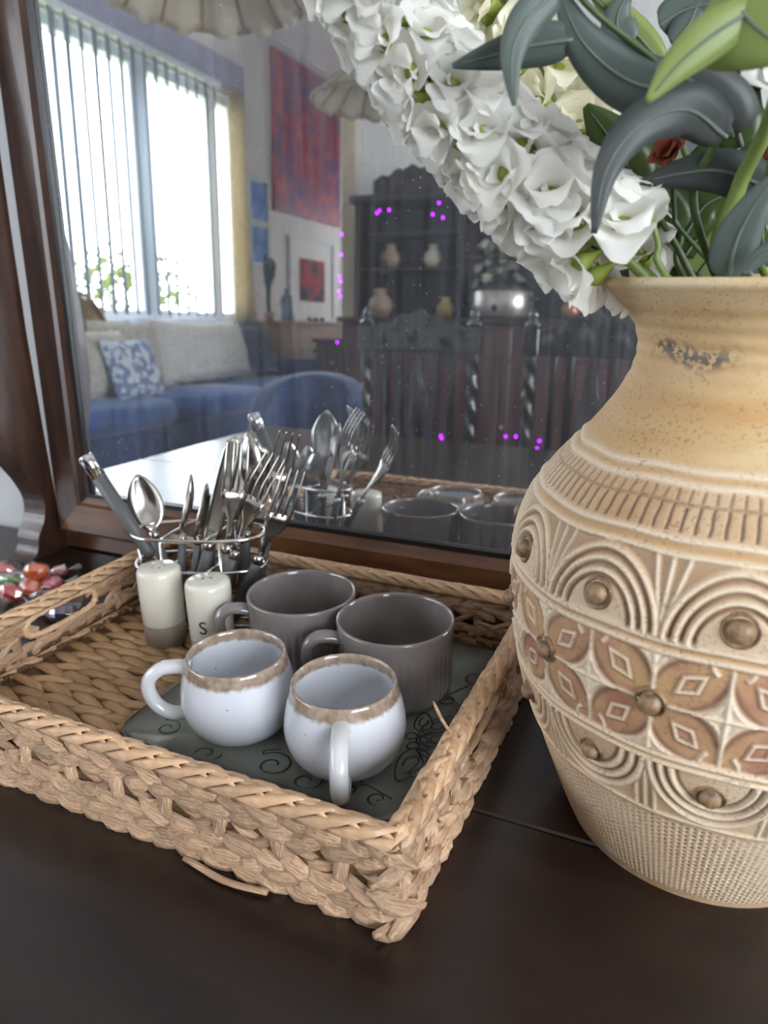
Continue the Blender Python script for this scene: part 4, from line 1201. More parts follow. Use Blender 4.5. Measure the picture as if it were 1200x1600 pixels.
branch('cut_stem', 'slender bare green stem crossing the vase mouth', [mouth + np.array([0, -.05, 0]), Q(1040, 430, .40), Q(1028, 380, .40), Q(1010, 305, .40)], [], smat='stem', r=.0021)
for px, py, y, lab in ((1050, 248, .425, 'rust red blossom tucked under the arching grey leaf'), (1192, 262, .43, 'rust red blossom behind the thick green stem')):
    c = Q(px, py, y); t = thing('rust_blossom', lab, 'flower', tuple(c), 0, 'rust blossoms in the vase')
    for k in range(6):
        VF = petal_patch(.013, .013, .4, .4, 200 + k); a = 2 * PI * k / 6
        m_ = frame((0, 0, 0), (-.3, -.8, .4), (0, 0, 1)) @ Matrix.Rotation(a, 4, 'Z') @ Matrix.Rotation(.7 + .25 * math.sin(k * 2), 4, 'X')
        obj('petal', xf(VF, m_), MT_['rust'], t)
    obj('stem', tube([(0, 0, 0), (.004, .012, -.03), mouth + np.array([.0, 0, .03]) - c], .0014, 6), MT_['dkstem'], t)

# ------------------------------------------------------------------ sweets in clear wrappers
sw = {'orange': '#e0601f', 'red': '#c91f2f', 'pink': '#d95a6a', 'green': '#79a85a', 'plum': '#3b2a4e'}
SWM = {k: pm('boiled_sweet_' + k, v, rough=.15, coat=.4) for k, v in sw.items()}
for k, m_ in SWM.items(): m_.node_tree.nodes['Principled BSDF'].inputs['Subsurface Weight'].default_value = .2; m_.node_tree.nodes['Principled BSDF'].inputs['Subsurface Radius'].default_value = (.01, .004, .003)


def twist(sd):
    r = random.Random(sd); V = [(0, 0, 0)]; F = []; n = 9
    for i in range(n): V.append((.016 + r.uniform(-.003, .003), (-1 + 2 * i / (n - 1)) * .012, .004 * math.sin(i * 2.3 + sd) + r.uniform(-.002, .002)))
    for i in range(1, n): F.append((0, i, i + 1))
    return V, F


for i, (c, px, py, z, sx_, rz, lab) in enumerate((
        ('orange', 57, 893, .036, 1.0, .5, 'round orange sweet in cellophane on top of the sweets by the mirror foot'),
        ('orange', 48, 917, .020, 1.1, -.4, 'long orange sweet in cellophane below the round orange one'),
        ('red', 18, 926, .016, 1.15, .2, 'large oval red wrapped sweet beyond the tray end'),
        ('plum', 46, 928, .012, .8, 1.0, 'small dark plum wrapped sweet next to the large red one'),
        ('red', 93, 892, .018, .6, .9, 'small red wrapped sweet next to the round orange one'),
        ('pink', 80, 912, .018, .9, .9, 'pink wrapped sweet tucked against the tray end'),
        ('green', 10, 905, .020, 1.2, .1, 'green stick sweet in cellophane beside the orange ones'),
        ('pink', 6, 892, .018, 1.1, .2, 'pale pink wrapped sweet behind the green stick'),
        ('orange', 82, 944, .014, 1.0, .6, 'orange wrapped sweet seen through the tray hand hole'),
        ('pink', 112, 928, .014, .9, .7, 'pink wrapped sweet seen through the tray hand hole'),
        ('plum', 100, 958, .010, 1.1, .5, 'dark plum wrapped sweet seen through the tray hand hole'))):
    p = P(px, py, 'z', z)
    if p[0] > -.605: p = p + (p - CC) * ((-.605 - p[0]) / (p[0] - CC[0])) ; p[2] = max(.010, z)
    t = thing('wrapped_sweet', lab, 'sweet', tuple(p), rz, 'sweets beside the tray')
    lx = .0145 * sx_ if c != 'green' else .024; r_ = .0105 * min(sx_, 1.05) if c != 'green' else .006
    V, F = lathe([(.0005, -1), (.4, -.93), (.75, -.68), (.95, -.3), (1, 0), (.95, .3), (.75, .68), (.4, .93), (.0005, 1)], 16)
    obj('sweet', ([(z_ * lx, x_ * r_, y_ * r_) for x_, y_, z_ in V], F), SWM[c], t)
    rr2 = random.Random(i)
    obj('wrapper', ([(z_ * lx * 1.12, x_ * r_ * (1.15 + rr2.uniform(-.05, .12)), y_ * r_ * (1.15 + rr2.uniform(-.05, .12))) for x_, y_, z_ in V], F), MT_['cello'], t, False)
    for s_ in (-1, 1):
        V2, F2 = twist(i * 2 + s_); obj('wrapper_twist', ([(s_ * (lx + x_), y_, z_) for x_, y_, z_ in V2], F2), MT_['cello'], t, False)
#PART4

# ------------------------------------------------------------------ barley-twist dining chairs
def twist_post(x, y, z0, z1, r=.019, turns=5.5, ph=0):
    n, m = 16, int(14 * turns); V = []; F = []
    for i in range(m + 1):
        t = i / m; env = min(1, t * 10, (1 - t) * 10)
        for k in range(n):
            a = 2 * PI * k / n; rr = r * (1 - .30 * env * (.5 - .5 * math.cos(2 * (a - ph - 2 * PI * turns * t / 2))))
            V.append((x + rr * math.cos(a), y + rr * math.sin(a), z0 + (z1 - z0) * t))
    for i in range(m):
        for k in range(n): F.append((i * n + k, i * n + (k + 1) % n, (i + 1) * n + (k + 1) % n, (i + 1) * n + k))
    F.append(tuple(range(n - 1, -1, -1))); F.append(tuple(range(m * n, m * n + n)))
    return V, F


def carved(w_, h_, nx=40, nz=14, amp=.006, freq=3):
    """carved crest: scalloped top edge with raised scroll relief"""
    V = []; F = []
    for s_ in (-1, 1):
        for i in range(nx + 1):
            u = -1 + 2 * i / nx; top = h_ * (.62 + .38 * math.cos(u * PI / 2) ** 2 + .06 * math.cos(u * 16))
            for j in range(nz + 1):
                v = j / nz; rel = amp * (math.sin(u * PI * freq) * math.cos(v * PI * 2.2) + .5 * math.cos(u * PI * freq * 2 + v * 5)) * math.sin(PI * v) * (1 - abs(u) ** 6)
                V.append((u * w_ / 2, s_ * (.011 + max(0, rel)), v * top))
    c = (nx + 1) * (nz + 1)
    for i in range(nx):
        for j in range(nz):
            a = i * (nz + 1) + j; q = (a, a + nz + 1, a + nz + 2, a + 1); F.append(q); F.append(tuple(c + k for k in q[::-1]))
    rim = [i * (nz + 1) for i in range(nx + 1)] + [nx * (nz + 1) + j for j in range(1, nz + 1)] + [i * (nz + 1) + nz for i in range(nx - 1, -1, -1)] + [j for j in range(nz - 1, 0, -1)]
    for a, b_ in zip(rim, rim[1:] + rim[:1]): F.append((a, c + a, c + b_, b_))
    return V, F


def make_chair():
    """local origin on the floor under the seat centre; back at -y"""
    t = thing('dining_chair', '', 'chair', (0, 0, FZ), 0, 'barley-twist chairs along the table')
    dw = MT_['darkwood']; hw = .182; yb = -.20; zt = 1.115
    for s_ in (-1, 1):
        x = s_ * hw
        p = obj('back_post', twist_post(x, yb, .47, .985, .021, 6.5, 0), dw, t)
        obj('block', box(x - .024, x + .024, yb - .024, yb + .024, .985, 1.065, .003), dw, p, False)
        V, F = lathe([(.012, 0), (.022, .004), (.024, .010), (.014, .018), (.010, .024), (.016, .030), (.012, .044), (.004, .056), (.0006, .060)], 14)
        obj('finial', ([(a + x, b_ + yb, c + 1.065) for a, b_, c in V], F), dw, p)
        obj('leg', box(x - .022, x + .022, yb - .022, yb + .022, 0, .47, .003), dw, t, False)
        obj('leg', twist_post(x, .20, .06, .43, .022, 4), dw, t)
        V, F = lathe([(.012, 0), (.026, .012), (.028, .03), (.018, .06)], 14); obj('bun_foot', ([(a + x, b_ + .20, c) for a, b_, c in V], F), dw, t)
        obj('side_stretcher', box(x - .012, x + .012, -.18, .18, .12, .15, .003), dw, t, False)
    V, F = carved(2 * hw - .046, .125); obj('crest', ([(a, b_ + yb, c + .985) for a, b_, c in V], F), dw, t)
    obj('lower_rail', box(-hw + .02, hw - .02, yb - .014, yb + .014, .55, .60, .004), dw, t, False)
    for x in (-.112, -.062, .062, .112): obj('splat', box(x - .010, x + .010, yb - .009, yb + .009, .60, .99, .004), dw, t, False)
    V, F = carved(.075, .39, 12, 40, .007, 1.0); obj('carved_panel', ([(a, b_ + yb, .60 + c) for a, b_, c in V], F), dw, t)
    obj('seat_rail', box(-.21, .21, -.215, .225, .40, .455, .004), dw, t, False)
    obj('seat_pad', box(-.20, .20, -.18, .215, .455, .495, .015), MT_['redwood'], t)
    obj('front_stretcher', twist_post(0, 0, -.17, .17, .016, 3), dw, t).matrix_local = Matrix.Translation((0, .2, .2)) @ Matrix.Rotation(PI / 2, 4, 'Y')
    return t


def copy_tree(o, parent=None):
    c = o.copy(); COL.objects.link(c)
    c.parent = parent
    for ch in [q for q in bpy.data.objects if q.parent == o]: copy_tree(ch, c)
    return c


ch = make_chair(); ch.location = (-.848, -.62, FZ); ch['label'] = 'dark carved barley-twist chair at the window end of the table'
for x, lab in ((-.305, 'dark carved barley-twist chair in the middle of the table side'), (.26, 'dark carved barley-twist chair at the vase end of the table')):
    c = copy_tree(ch); c.location = (x, -.62, FZ); c['label'] = lab

# ------------------------------------------------------------------ vertical blind, pelmet, curtain
BL = thing('vertical_blind', 'open vertical slat blind hanging in the big garden window', 'blind', (WX + .07, -1.6, 1.98))
boff = (WX + .07, -1.6, 1.98)
obj('head_rail', box(WX + .045, WX + .095, -3.50, WIN[1], 1.965, 2.0, .003), MT_['framewhite'], BL, False, boff)
SL = mesh('slat', *box(-.0445, .0445, -.0015, .0015, -1.62, 0)); SL.materials.append(MT_['slat'])
k = 0
y = -3.44
while y < WIN[1] - .03:
    add('slat', SL, None, BL, mtx=Matrix.Translation((0, y + 1.6, -.02)) @ Matrix.Rotation(math.radians(61) + rng.uniform(-.05, .05), 4, 'Z'))
    y += .104
PEL = obj('pelmet', box(WX + .001, WX + .035, -3.88, WIN[1] + .2, 2.005, 2.21, .004), MT_['pelmet'], None, False, None)
tag(PEL, 'lavender grey pelmet board above the garden window', 'pelmet')
V = []; F = []
for i in range(41):
    t = i / 40; yy = -3.57 - .20 * t
    for j in range(9):
        v = j / 8; V.append((WX + .085 + .02 * math.sin(t * 26), yy - .10 * v * v * t, 2.0 - 1.75 * v))
for i in range(40):
    for j in range(8): a = i * 9 + j; F.append((a, a + 9, a + 10, a + 1))
CUR = obj('curtain', (V, F), MT_['curtain']); tag(CUR, 'narrow cream curtain hanging at the end of the blind', 'curtain')
s_ = CUR.modifiers.new('thick', 'SOLIDIFY'); s_.thickness = .002

# ------------------------------------------------------------------ sofa with cushions
SO = thing('sofa', 'long navy upholstered sofa under the garden window', 'sofa', (-3.1, -2.4, FZ))
soff = (-3.1, -2.4, FZ)


def pillow(w_, h_, d_, n=14, sq=.5, wav=0):
    V = []; F = []
    for s_ in (-1, 1):
        for i in range(n + 1):
            for j in range(n + 1):
                u, v = -1 + 2 * i / n, -1 + 2 * j / n; e = ((1 - abs(u) ** 3) * (1 - abs(v) ** 3)) ** sq
                pin = 1 - .07 * (abs(u * v) < .5) * (abs(u) ** 2 + abs(v) ** 2) * .5
                V.append((u * w_ / 2 * pin, s_ * d_ / 2 * e + wav * math.sin(v * 9 + u), v * h_ / 2 * pin))
    c = (n + 1) ** 2
    for i in range(n):
        for j in range(n):
            a = i * (n + 1) + j; q = (a, a + n + 1, a + n + 2, a + 1); F.append(q); F.append(tuple(c + k for k in q[::-1]))
    return V, F


obj('sofa_base', box(-3.5, -2.68, -3.80, -.9, FZ + .06, -.26, .03), MT_['navy'], SO, True, soff)
obj('backrest', box(-3.56, -3.36, -3.80, -.9, -.26, .27, .05), MT_['navy'], SO, True, soff)
for y0, y1 in ((-3.70, -2.75), (-2.74, -1.85), (-1.84, -.95)): obj('seat_cushion', box(-3.36, -2.66, y0, y1, -.26, -.11, .04), MT_['blue'], SO, True, soff)
obj('armrest', box(-3.5, -2.70, -3.90, -3.74, FZ + .06, .02, .05), MT_['navy'], SO, True, soff)
for lx in (-3.45, -2.75):
    for ly in (-3.7, -1.0): obj('foot', box(lx - .03, lx + .03, ly - .03, ly + .03, FZ, FZ + .07), MT_['darkwood'], SO, False, soff)


def cushion(label, loc, w_, h_, d_, mat, rx=-.25, rz=PI / 2, name='cushion', **k):
    t = obj(name, pillow(w_, h_, d_, **k), mat); t.matrix_world = Matrix.Translation(loc) @ Matrix.Rotation(rz, 4, 'Z') @ Matrix.Rotation(rx, 4, 'X')
    return tag(t, label, 'cushion', 'cushions on the sofa')


pat = pm('blue_patterned_fabric', '#6f7f9d', '#c3c6cc', scale=26, rough=.9, lo=.46, hi=.54, detail=1)
cushion('long cream knitted cushion on the sofa', (-3.23, -2.80, .10), .98, .42, .22, MT_['cream'], wav=.004)
cushion('plain beige cushion at the disc end of the sofa', (-3.07, -1.70, .06), .40, .38, .18, MT_['beige'])
cushion('blue and white patterned cushion leaning on the beige one', (-2.93, -1.78, .04), .36, .34, .14, pat, rx=-.35)
cushion('pale cushion propped behind the patterned one', (-3.205, -2.03, .12), .56, .36, .14, MT_['beige'], rx=-.15)
TH = []
V = []; F = []
for i in range(31):
    for j in range(13):
        u, v = i / 30, j / 12
        prof_x = -3.58 + .28 * v if v < .5 else -3.44 + .55 * (v - .5)
        pz = .295 - .02 * v if v < .5 else .285 - .9 * (v - .5)
        V.append((prof_x + .02 * math.sin(u * 14) * v, -3.82 + 1.45 * u, max(-.09, pz) + .014 * math.sin(u * 22 + v * 4)))
for i in range(30):
    for j in range(12): a = i * 13 + j; F.append((a, a + 13, a + 14, a + 1))
THR = obj('throw', (V, F), MT_['navy']); tag(THR, 'dark blue throw draped over the sofa back behind the knitted cushion', 'throw'); THR.modifiers.new('thick', 'SOLIDIFY').thickness = .006

# blue armchair by the table, covered in a throw
AC = thing('armchair', 'rounded blue upholstered armchair between the sofa and the table', 'armchair', (-1.76, -1.75, FZ))
V = []; F = []
n, m = 40, 10
for i in range(n + 1):
    a = PI * (.05 + 1.25 * i / n)
    for j in range(m + 1):
        v = j / m
        for s_ in (0,):
            rr_ = .245 + .02 * math.sin(PI * v); V.append((rr_ * math.cos(a), -rr_ * math.sin(a) * .9 + .05, .30 + (.52 - .75 * abs(i / n - .42) ** 2) * v))
for i in range(n):
    for j in range(m): q = i * (m + 1) + j; F.append((q, q + 1, q + m + 2, q + m + 1))
o = obj('backrest', (V, F), MT_['navy'], AC); sd_ = o.modifiers.new('thick', 'SOLIDIFY'); sd_.thickness = .09; sd_.offset = 0
bv = o.modifiers.new('round', 'BEVEL'); bv.width = .045; bv.segments = 3
V, F = lathe([(.001, .12), (.23, .12), (.25, .16), (.25, .36), (.23, .42), (.14, .44), (.001, .445)], 36); obj('seat', (V, F), MT_['blue'], AC)
for a in (.8, 2.3, 3.9, 5.5): obj('leg', tube([(.18 * math.cos(a), .18 * math.sin(a), 0), (.17 * math.cos(a), .17 * math.sin(a), .14)], [.016, .022], 10), MT_['darkwood'], AC)

# round brass disc beside the sofa
MT_['dresser'] = pm('dresser_oak', '#1f1614', '#2e201c', scale=8, stretch=(6, 6, 1), rough=.5)
DS = thing('brass_disc', 'large round brass tray leaning on the sofa back behind the beige cushion', 'ornament', (-3.32, -1.72, -.105))
bm2 = pm('aged_brass', '#a78d5b', '#7d6a48', scale=5, rough=.35, metal=.8)
m_ = Matrix.Translation((0, 0, .295)) @ Matrix.Rotation(math.radians(84), 4, 'Y')
obj('disc', xf(lathe([(.001, 0), (.12, .008), (.245, .012), (.262, .026), (.266, .020), (.25, .004), (.12, -.004), (.001, -.010)], 48), m_), bm2, DS)
V = [(.0 + .278 * math.cos(a), .278 * math.sin(a), .024) for a in np.linspace(0, 2 * PI, 60, endpoint=False)]
obj('rolled_rim', xf(tube(V, .012, 8, closed=True), m_), bm2, DS)


# ------------------------------------------------------------------ pictures
def picture(name, label, y0, y1, z0, z1, art, fr=.0, mat_=0, frm=None):
    t = thing(name, label, 'picture', (WX + .012, (y0 + y1) / 2, z0)); off = (WX + .012, (y0 + y1) / 2, z0); y0, y1 = min(y0, y1), max(y0, y1)
    if fr:
        for b_ in ((y0 - mat_ - fr, y0 - mat_, z0 - mat_ - fr, z1 + mat_ + fr), (y1 + mat_, y1 + mat_ + fr, z0 - mat_ - fr, z1 + mat_ + fr), (y0 - mat_, y1 + mat_, z0 - mat_ - fr, z0 - mat_), (y0 - mat_, y1 + mat_, z1 + mat_, z1 + mat_ + fr)):
            obj('frame', box(WX + .001, WX + .03, b_[0], b_[1], b_[2], b_[3], .002), frm, t, False, off)
    if mat_: obj('mount', box(WX + .001, WX + .012, y0 - mat_, y1 + mat_, z0 - mat_, z1 + mat_), MT_['wallwhite'], t, False, off)
    obj('print' if fr else 'canvas', box(WX + .001, WX + (.016 if fr else .035), y0, y1, z0, z1, .0), art, t, False, off)


redart = pm('red_abstract_paint', '#a82c48', '#6a4272', scale=3.2, stretch=(1, 1.4, 1), rough=.5, detail=8, lo=.38, hi=.62)
nt = redart.node_tree; b = nt.nodes['Principled BSDF']; base = b.inputs['Base Color'].links[0].from_socket
tc = N(nt, 'ShaderNodeTexCoord'); nz = N(nt, 'ShaderNodeTexNoise'); nz.inputs['Scale'].default_value = 7; nz.inputs['Detail'].default_value = 8; nt.links.new(tc.outputs['Object'], nz.inputs[0])
f2 = ramp(nt, nz.outputs['Fac'], [(.5, (0, 0, 0, 1)), (.66, (.8, .8, .8, 1))])
mc = N(nt, 'ShaderNodeMix', data_type='RGBA'); nt.links.new(f2, mc.inputs[0]); nt.links.new(base, mc.inputs[6]); mc.inputs[7].default_value = lin('#cc5552'); nt.links.new(mc.outputs[2], b.inputs['Base Color'])
picture('painting', 'tall red and purple abstract canvas high on the window wall', -5.50, -4.30, 1.24, 2.49, redart)
bluart = pm('blue_sea_print', '#5e86c4', '#8fb0da', scale=9, rough=.9)
fw_ = pm('white_picture_frame', '#cfd2d6', rough=.5)
picture('framed_print', 'small blue print, the upper of a stacked pair by the curtain', -4.18, -3.94, 1.13, 1.42, bluart, .025, .01, fw_)
picture('framed_print', 'small blue print, the lower of a stacked pair by the curtain', -4.18, -3.94, .79, 1.07, bluart, .025, .01, fw_)
sm_art = pm('red_black_print', '#a8323a', '#2c3242', scale=5, stretch=(1, 1, 1.5), rough=.9, lo=.42, hi=.56)
picture('framed_print', 'red and black print in a wide white mount above the console', -5.20, -4.72, .50, .885, sm_art, .02, .16, fw_)

# ------------------------------------------------------------------ console, bottle, cactus, chest
pinkw = pm('pale_pine', '#c2a08a', '#b2917c', scale=6, stretch=(6, 1, 6), rough=.5)
CO = thing('console', 'pale wooden console with white drawers below the framed print', 'console', (-3.36, -4.55, FZ)); coff = (-3.36, -4.55, FZ)
obj('console_body', box(-3.58, -3.14, -5.25, -3.95, FZ, .285, .004), pinkw, CO, False, coff)
obj('worktop', box(-3.59, -3.12, -5.27, -3.93, .285, .315, .006), pinkw, CO, False, coff)
for i, (y0, y1, mt) in enumerate(((-4.33, -3.98, 'beige'), (-4.78, -4.36, 'framewhite'), (-5.2, -4.81, 'framewhite'))):
    for z0, z1 in ((-.13, .10), (-.40, -.16)):
        d_ = obj('drawer', box(-3.14, -3.12, y0, y1, z0, z1, .004), MT_[mt], CO, False, coff)
        obj('knob', tube([(-3.12, (y0 + y1) / 2, z1 - .03), (-3.10, (y0 + y1) / 2, z1 - .03)], .012, 10), MT_['darkwood'], d_, True, coff)
V, F = lathe([(.001, 0), (.055, 0), (.06, .01), (.06, .16), (.045, .20), (.02, .225), (.02, .26), (.024, .262), (.001, .265)], 24)
o = obj('bottle', (V, F), pm('blue_grey_glass', '#7f98ab', rough=.1, trans=.5)); o.location = (-3.30, -4.02, .315); tag(o, 'blue-grey glass bottle standing on the console', 'bottle')
for i in range(3):
    o = obj('small_jar', lathe([(.001, 0), (.022, 0), (.024, .02), (.018, .035), (.001, .036)], 14), MT_['darkwood']); o.location = (-3.22, -4.26 - .11 * i, .315)
    tag(o, ('tiny dark jar nearest the glass bottle on the console', 'tiny dark jar in the middle of the row of three on the console', 'tiny dark jar furthest from the glass bottle on the console')[i], 'jar', 'three tiny jars on the console')
CT = thing('cactus_plant', 'tall dark cactus plant in a pot beside the cream curtain', 'plant', (-3.44, -3.89, .0)); CT.location = (-3.42, -3.93, .315)
obj('pot', lathe([(.001, 0), (.035, 0), (.045, .07), (.040, .07), (.001, .06)], 20), pinkw, CT)
cac = pm('cactus_green', '#4b6160', '#3d524c', scale=30, rough=.6)
obj('pad', tube([(0, 0, .05), (0, .01, .15), (0, 0, .28), (0, -.02, .36), (0, -.03, .46), (0, -.035, .50)], [.018, .02, .022, .05, .055, .015], 12, flat=.6), cac, CT)
obj('pad', tube([(0, .0, .22), (0, .03, .30), (0, .04, .42), (0, .045, .52)], [.012, .02, .024, .008], 10, flat=.6), cac, CT)
CHs = thing('wooden_chest', 'brown wooden chest between the armchair and the dresser', 'chest', (-2.5, -3.55, FZ)); hoff = (-2.5, -3.55, FZ)
obj('chest_body', box(-2.62, -2.32, -3.85, -3.30, FZ, .17, .004), MT_['redwood'], CHs, False, hoff)
obj('chest_top', box(-2.64, -2.30, -3.87, -3.28, .17, .195, .004), MT_['redwood'], CHs, False, hoff)
for z0, z1 in ((-.08, .14), (-.34, -.11), (-.60, -.37)):
    d_ = obj('drawer', box(-2.60, -2.34, -3.30, -3.285, z0, z1, .003), MT_['redwood'], CHs, False, hoff)
    obj('knob', tube([(-2.47, -3.285, (z0 + z1) / 2), (-2.47, -3.265, (z0 + z1) / 2)], .012, 10), bm2, d_, True, hoff)

# ------------------------------------------------------------------ dresser (hutch)
HU = thing('dresser', 'dark carved wooden dresser with open shelves against the partition wall', 'dresser', (-.8, -2.85, FZ)); uo = (-.8, -2.85, FZ)
HX0, HX1, HYF = -2.06, .62, -2.62
obj('base_cabinet', box(HX0, HX1, -3.12, HYF, FZ, .315, .006), MT_['redwood'], HU, False, uo)
obj('counter', box(HX0 - .02, HX1 + .02, -3.13, HYF + .03, .315, .345, .006), MT_['dresser'], HU, False, uo)
nd = 5
for i in range(nd):
    x0 = HX0 + .03 + (HX1 - HX0 - .06) * i / nd; x1 = HX0 + .03 + (HX1 - HX0 - .06) * (i + 1) / nd - .02
    dr_ = obj('drawer', box(x0, x1, HYF, HYF + .014, .13, .29, .004), MT_['redwood'], HU, False, uo); obj('knob', tube([((x0 + x1) / 2, HYF + .014, .21), ((x0 + x1) / 2, HYF + .035, .21)], .013, 10), bm2, dr_, True, uo)
    d_ = obj('door', box(x0, x1, HYF, HYF + .014, FZ + .08, .10, .004), MT_['redwood'], HU, False, uo)
    obj('raised_panel', box(x0 + .06, x1 - .06, HYF + .012, HYF + .022, FZ + .16, .03, .008), MT_['redwood'], d_, False, uo)
    obj('knob', tube([(x1 - .03, HYF + .014, -.25), (x1 - .03, HYF + .035, -.25)], .012, 10), bm2, d_, True, uo)
obj('back_panel', box(HX0, HX1, -3.12, -3.10, .345, 1.0), MT_['dresser'], HU, False, uo)
for x in (HX0, -1.39, -.73, -.07, HX1 - .03): obj('upright', box(x, x + .03, -3.10, -2.80, .345, 1.0, .003), MT_['dresser'], HU, False, uo)
for z in (.62, .82): obj('shelf', box(HX0 + .03, -1.39, -3.10, -2.82, z, z + .02, .003), MT_['dresser'], HU, False, uo); obj('shelf', box(-1.36, HX1 - .03, -3.10, -2.82, z + .06, z + .08, .003), MT_['dresser'], HU, False, uo)
obj('cornice', box(HX0 - .03, HX1 + .03, -3.13, -2.76, 1.0, 1.045, .01), MT_['dresser'], HU, False, uo)
for xc in (-1.70, -.70, .25):
    V, F = carved(.50, .15, 40, 10, .012, 2); obj('carved_pediment', ([(a + xc, b_ * 1.5 - 2.83, c + 1.045) for a, b_, c in V], F), MT_['dresser'], HU, True, uo)

SCK = thing('slow_cooker', 'oval steel slow cooker with a dark glass lid on the dresser counter', 'appliance', (-1.115, -2.78, .345))


def ovl(VF, sx_, sy_): return [(x * sx_, y * sy_, z) for x, y, z in VF[0]], VF[1]


obj('casing', ovl(lathe([(.001, .012), (.165, .012), (.172, .02), (.174, .145), (.168, .152), (.001, .15)], 40), 1, .8), pm('brushed_casing', '#c6bfb2', '#aaa399', scale=8, stretch=(12, 12, .2), rough=.3, metal=.85), SCK)
obj('foot_ring', ovl(lathe([(.001, 0), (.150, 0), (.155, .012), (.001, .013)], 32), 1, .8), blk, SCK)
lid = obj('lid', ovl(lathe([(.166, .152), (.168, .160), (.14, .185), (.09, .205), (.03, .215), (.001, .216)], 40), 1, .8), pm('smoked_lid', '#1a1a1d', rough=.1, coat=.5), SCK)
obj('lid_knob', lathe([(.001, .214), (.014, .216), (.012, .232), (.024, .238), (.020, .252), (.001, .254)], 16), blk, lid)
obj('dial', tube([(0, .138, .06), (0, .156, .06)], .018, 16), blk, SCK)
for s_ in (-1, 1): obj('side_handle', tube(cat([(s_ * .165, -.04, .11), (s_ * .20, -.03, .112), (s_ * .20, .03, .112), (s_ * .165, .04, .11)], 5), .009, 8), blk, SCK)


def pot(name, label, cat_, loc, prof, mat, grp=None, n=24):
    o = obj(name, lathe(prof, n), mat); o.location = loc; return tag(o, label, cat_, grp)


ochp = pm('ochre_pot', '#a08a52', '#8a7442', scale=14, rough=.4); tanp = pm('tan_pot', '#8d7660', '#7b6550', scale=14, rough=.5); cop = pm('copper_pot', '#b07a5c', '#9c684b', scale=8, rough=.3, metal=.6); crm = pm('cream_pot', '#c6bfa8', '#b5ad95', scale=10, rough=.4)
vpr = lambda s_: [(.001, 0), (.05 * s_, 0), (.085 * s_, .06 * s_), (.08 * s_, .11 * s_), (.04 * s_, .16 * s_), (.05 * s_, .19 * s_), (.04 * s_, .19 * s_), (.001, .15 * s_)]
pot('storage_pot', 'tan round pot on the lower dresser shelf nearest the chest', 'pot', (-1.88, -2.94, .64), vpr(.75), tanp)
pot('storage_pot', 'cream rounded pot on the middle dresser shelf', 'pot', (-1.60, -2.94, .64), vpr(.7), crm)
pot('storage_pot', 'small ochre pot on the dresser counter beside the slow cooker', 'pot', (-1.47, -2.84, .345), vpr(.65), ochp)
pot('storage_pot', 'copper coloured pot on the counter past the slow cooker', 'pot', (-.72, -2.76, .345), vpr(.62), cop)
pot('storage_pot', 'tan pot on the dresser counter at the chest end', 'pot', (-1.90, -2.84, .345), vpr(.9), tanp)
FB = thing('posy', 'posy of cream blooms in a jar on the dresser behind the slow cooker', 'flowers', (-1.22, -2.99, .345))
obj('jar', lathe(vpr(.9), 20), crm, FB)
for k in range(14):
    a = k * 2.4; r_ = .03 + .10 * (k / 14) ** .7; px_, py_, pz_ = r_ * math.cos(a), r_ * math.sin(a) * .7, .27 + .10 * math.cos(k * 1.7) + .04 * (k % 3)
    m_ = frame((px_, py_, pz_), (px_, py_, .12), (0, 1, .2)) @ Matrix.Scale(2.3, 4); add('bloom', FLR2[k % 5], None, FB, mtx=m_)
    obj('stalk', tube([(0, 0, .12), (px_, py_, pz_)], .002, 5), MT_['dkstem'], FB)
TOY = None
# purple fairy lights on the dresser
led = pm('purple_led', '#b030ff', rough=.3, emit='#9a08ff', estr=7)
LEDM = mesh('led_bulb', *lathe([(.001, -.007), (.004, -.005), (.006, 0), (.004, .005), (.001, .007)], 10)); LEDM.materials.append(led)


def lights(label, wire, bulbs):
    base = np.array(wire[0]); t = thing('fairy_lights', label, 'string lights', tuple(base))
    obj('wire', tube([np.array(q) - base for q in cat(wire, 5)], .0016, 5), blk, t)
    for p in bulbs: add('led_bulb', LEDM, None, t, loc=tuple(np.array(p) - base))


m5 = lambda px, py, y=-2.70: tuple(M(px, py, 'y', y))
lights('string of purple lights draped over the dresser top and down its side', [m5(690, 340), m5(684, 320), m5(640, 316), m5(607, 330), m5(590, 332), m5(560, 318), m5(534, 330), m5(532, 400), m5(531, 470), m5(528, 540)],
       [m5(*q) for q in ((589, 333), (593, 329), (608, 328), (686, 317), (676, 335), (692, 340), (534, 366), (533, 398), (531, 432), (532, 440), (530, 455), (532, 463), (531, 500), (527, 535))])
lights('string of purple lights trailing along the dresser base behind the chairs', [m5(600, 668, -2.57), m5(690, 682, -2.57), m5(740, 690, -2.57), m5(800, 682, -2.57), m5(830, 690, -2.57), m5(845, 695, -2.57)],
       [m5(q[0], q[1], -2.565) for q in ((605, 670), (689, 681), (690, 685), (790, 682), (806, 682), (818, 686), (821, 692), (843, 689), (839, 701))])
lights('purple lights looped over the copper pot on the dresser', [m5(900, 500, -2.7), m5(915, 480, -2.7), m5(925, 465, -2.7), m5(960, 470, -2.7)], [m5(q[0], q[1], -2.69) for q in ((923, 465), (927, 467), (914, 482))])


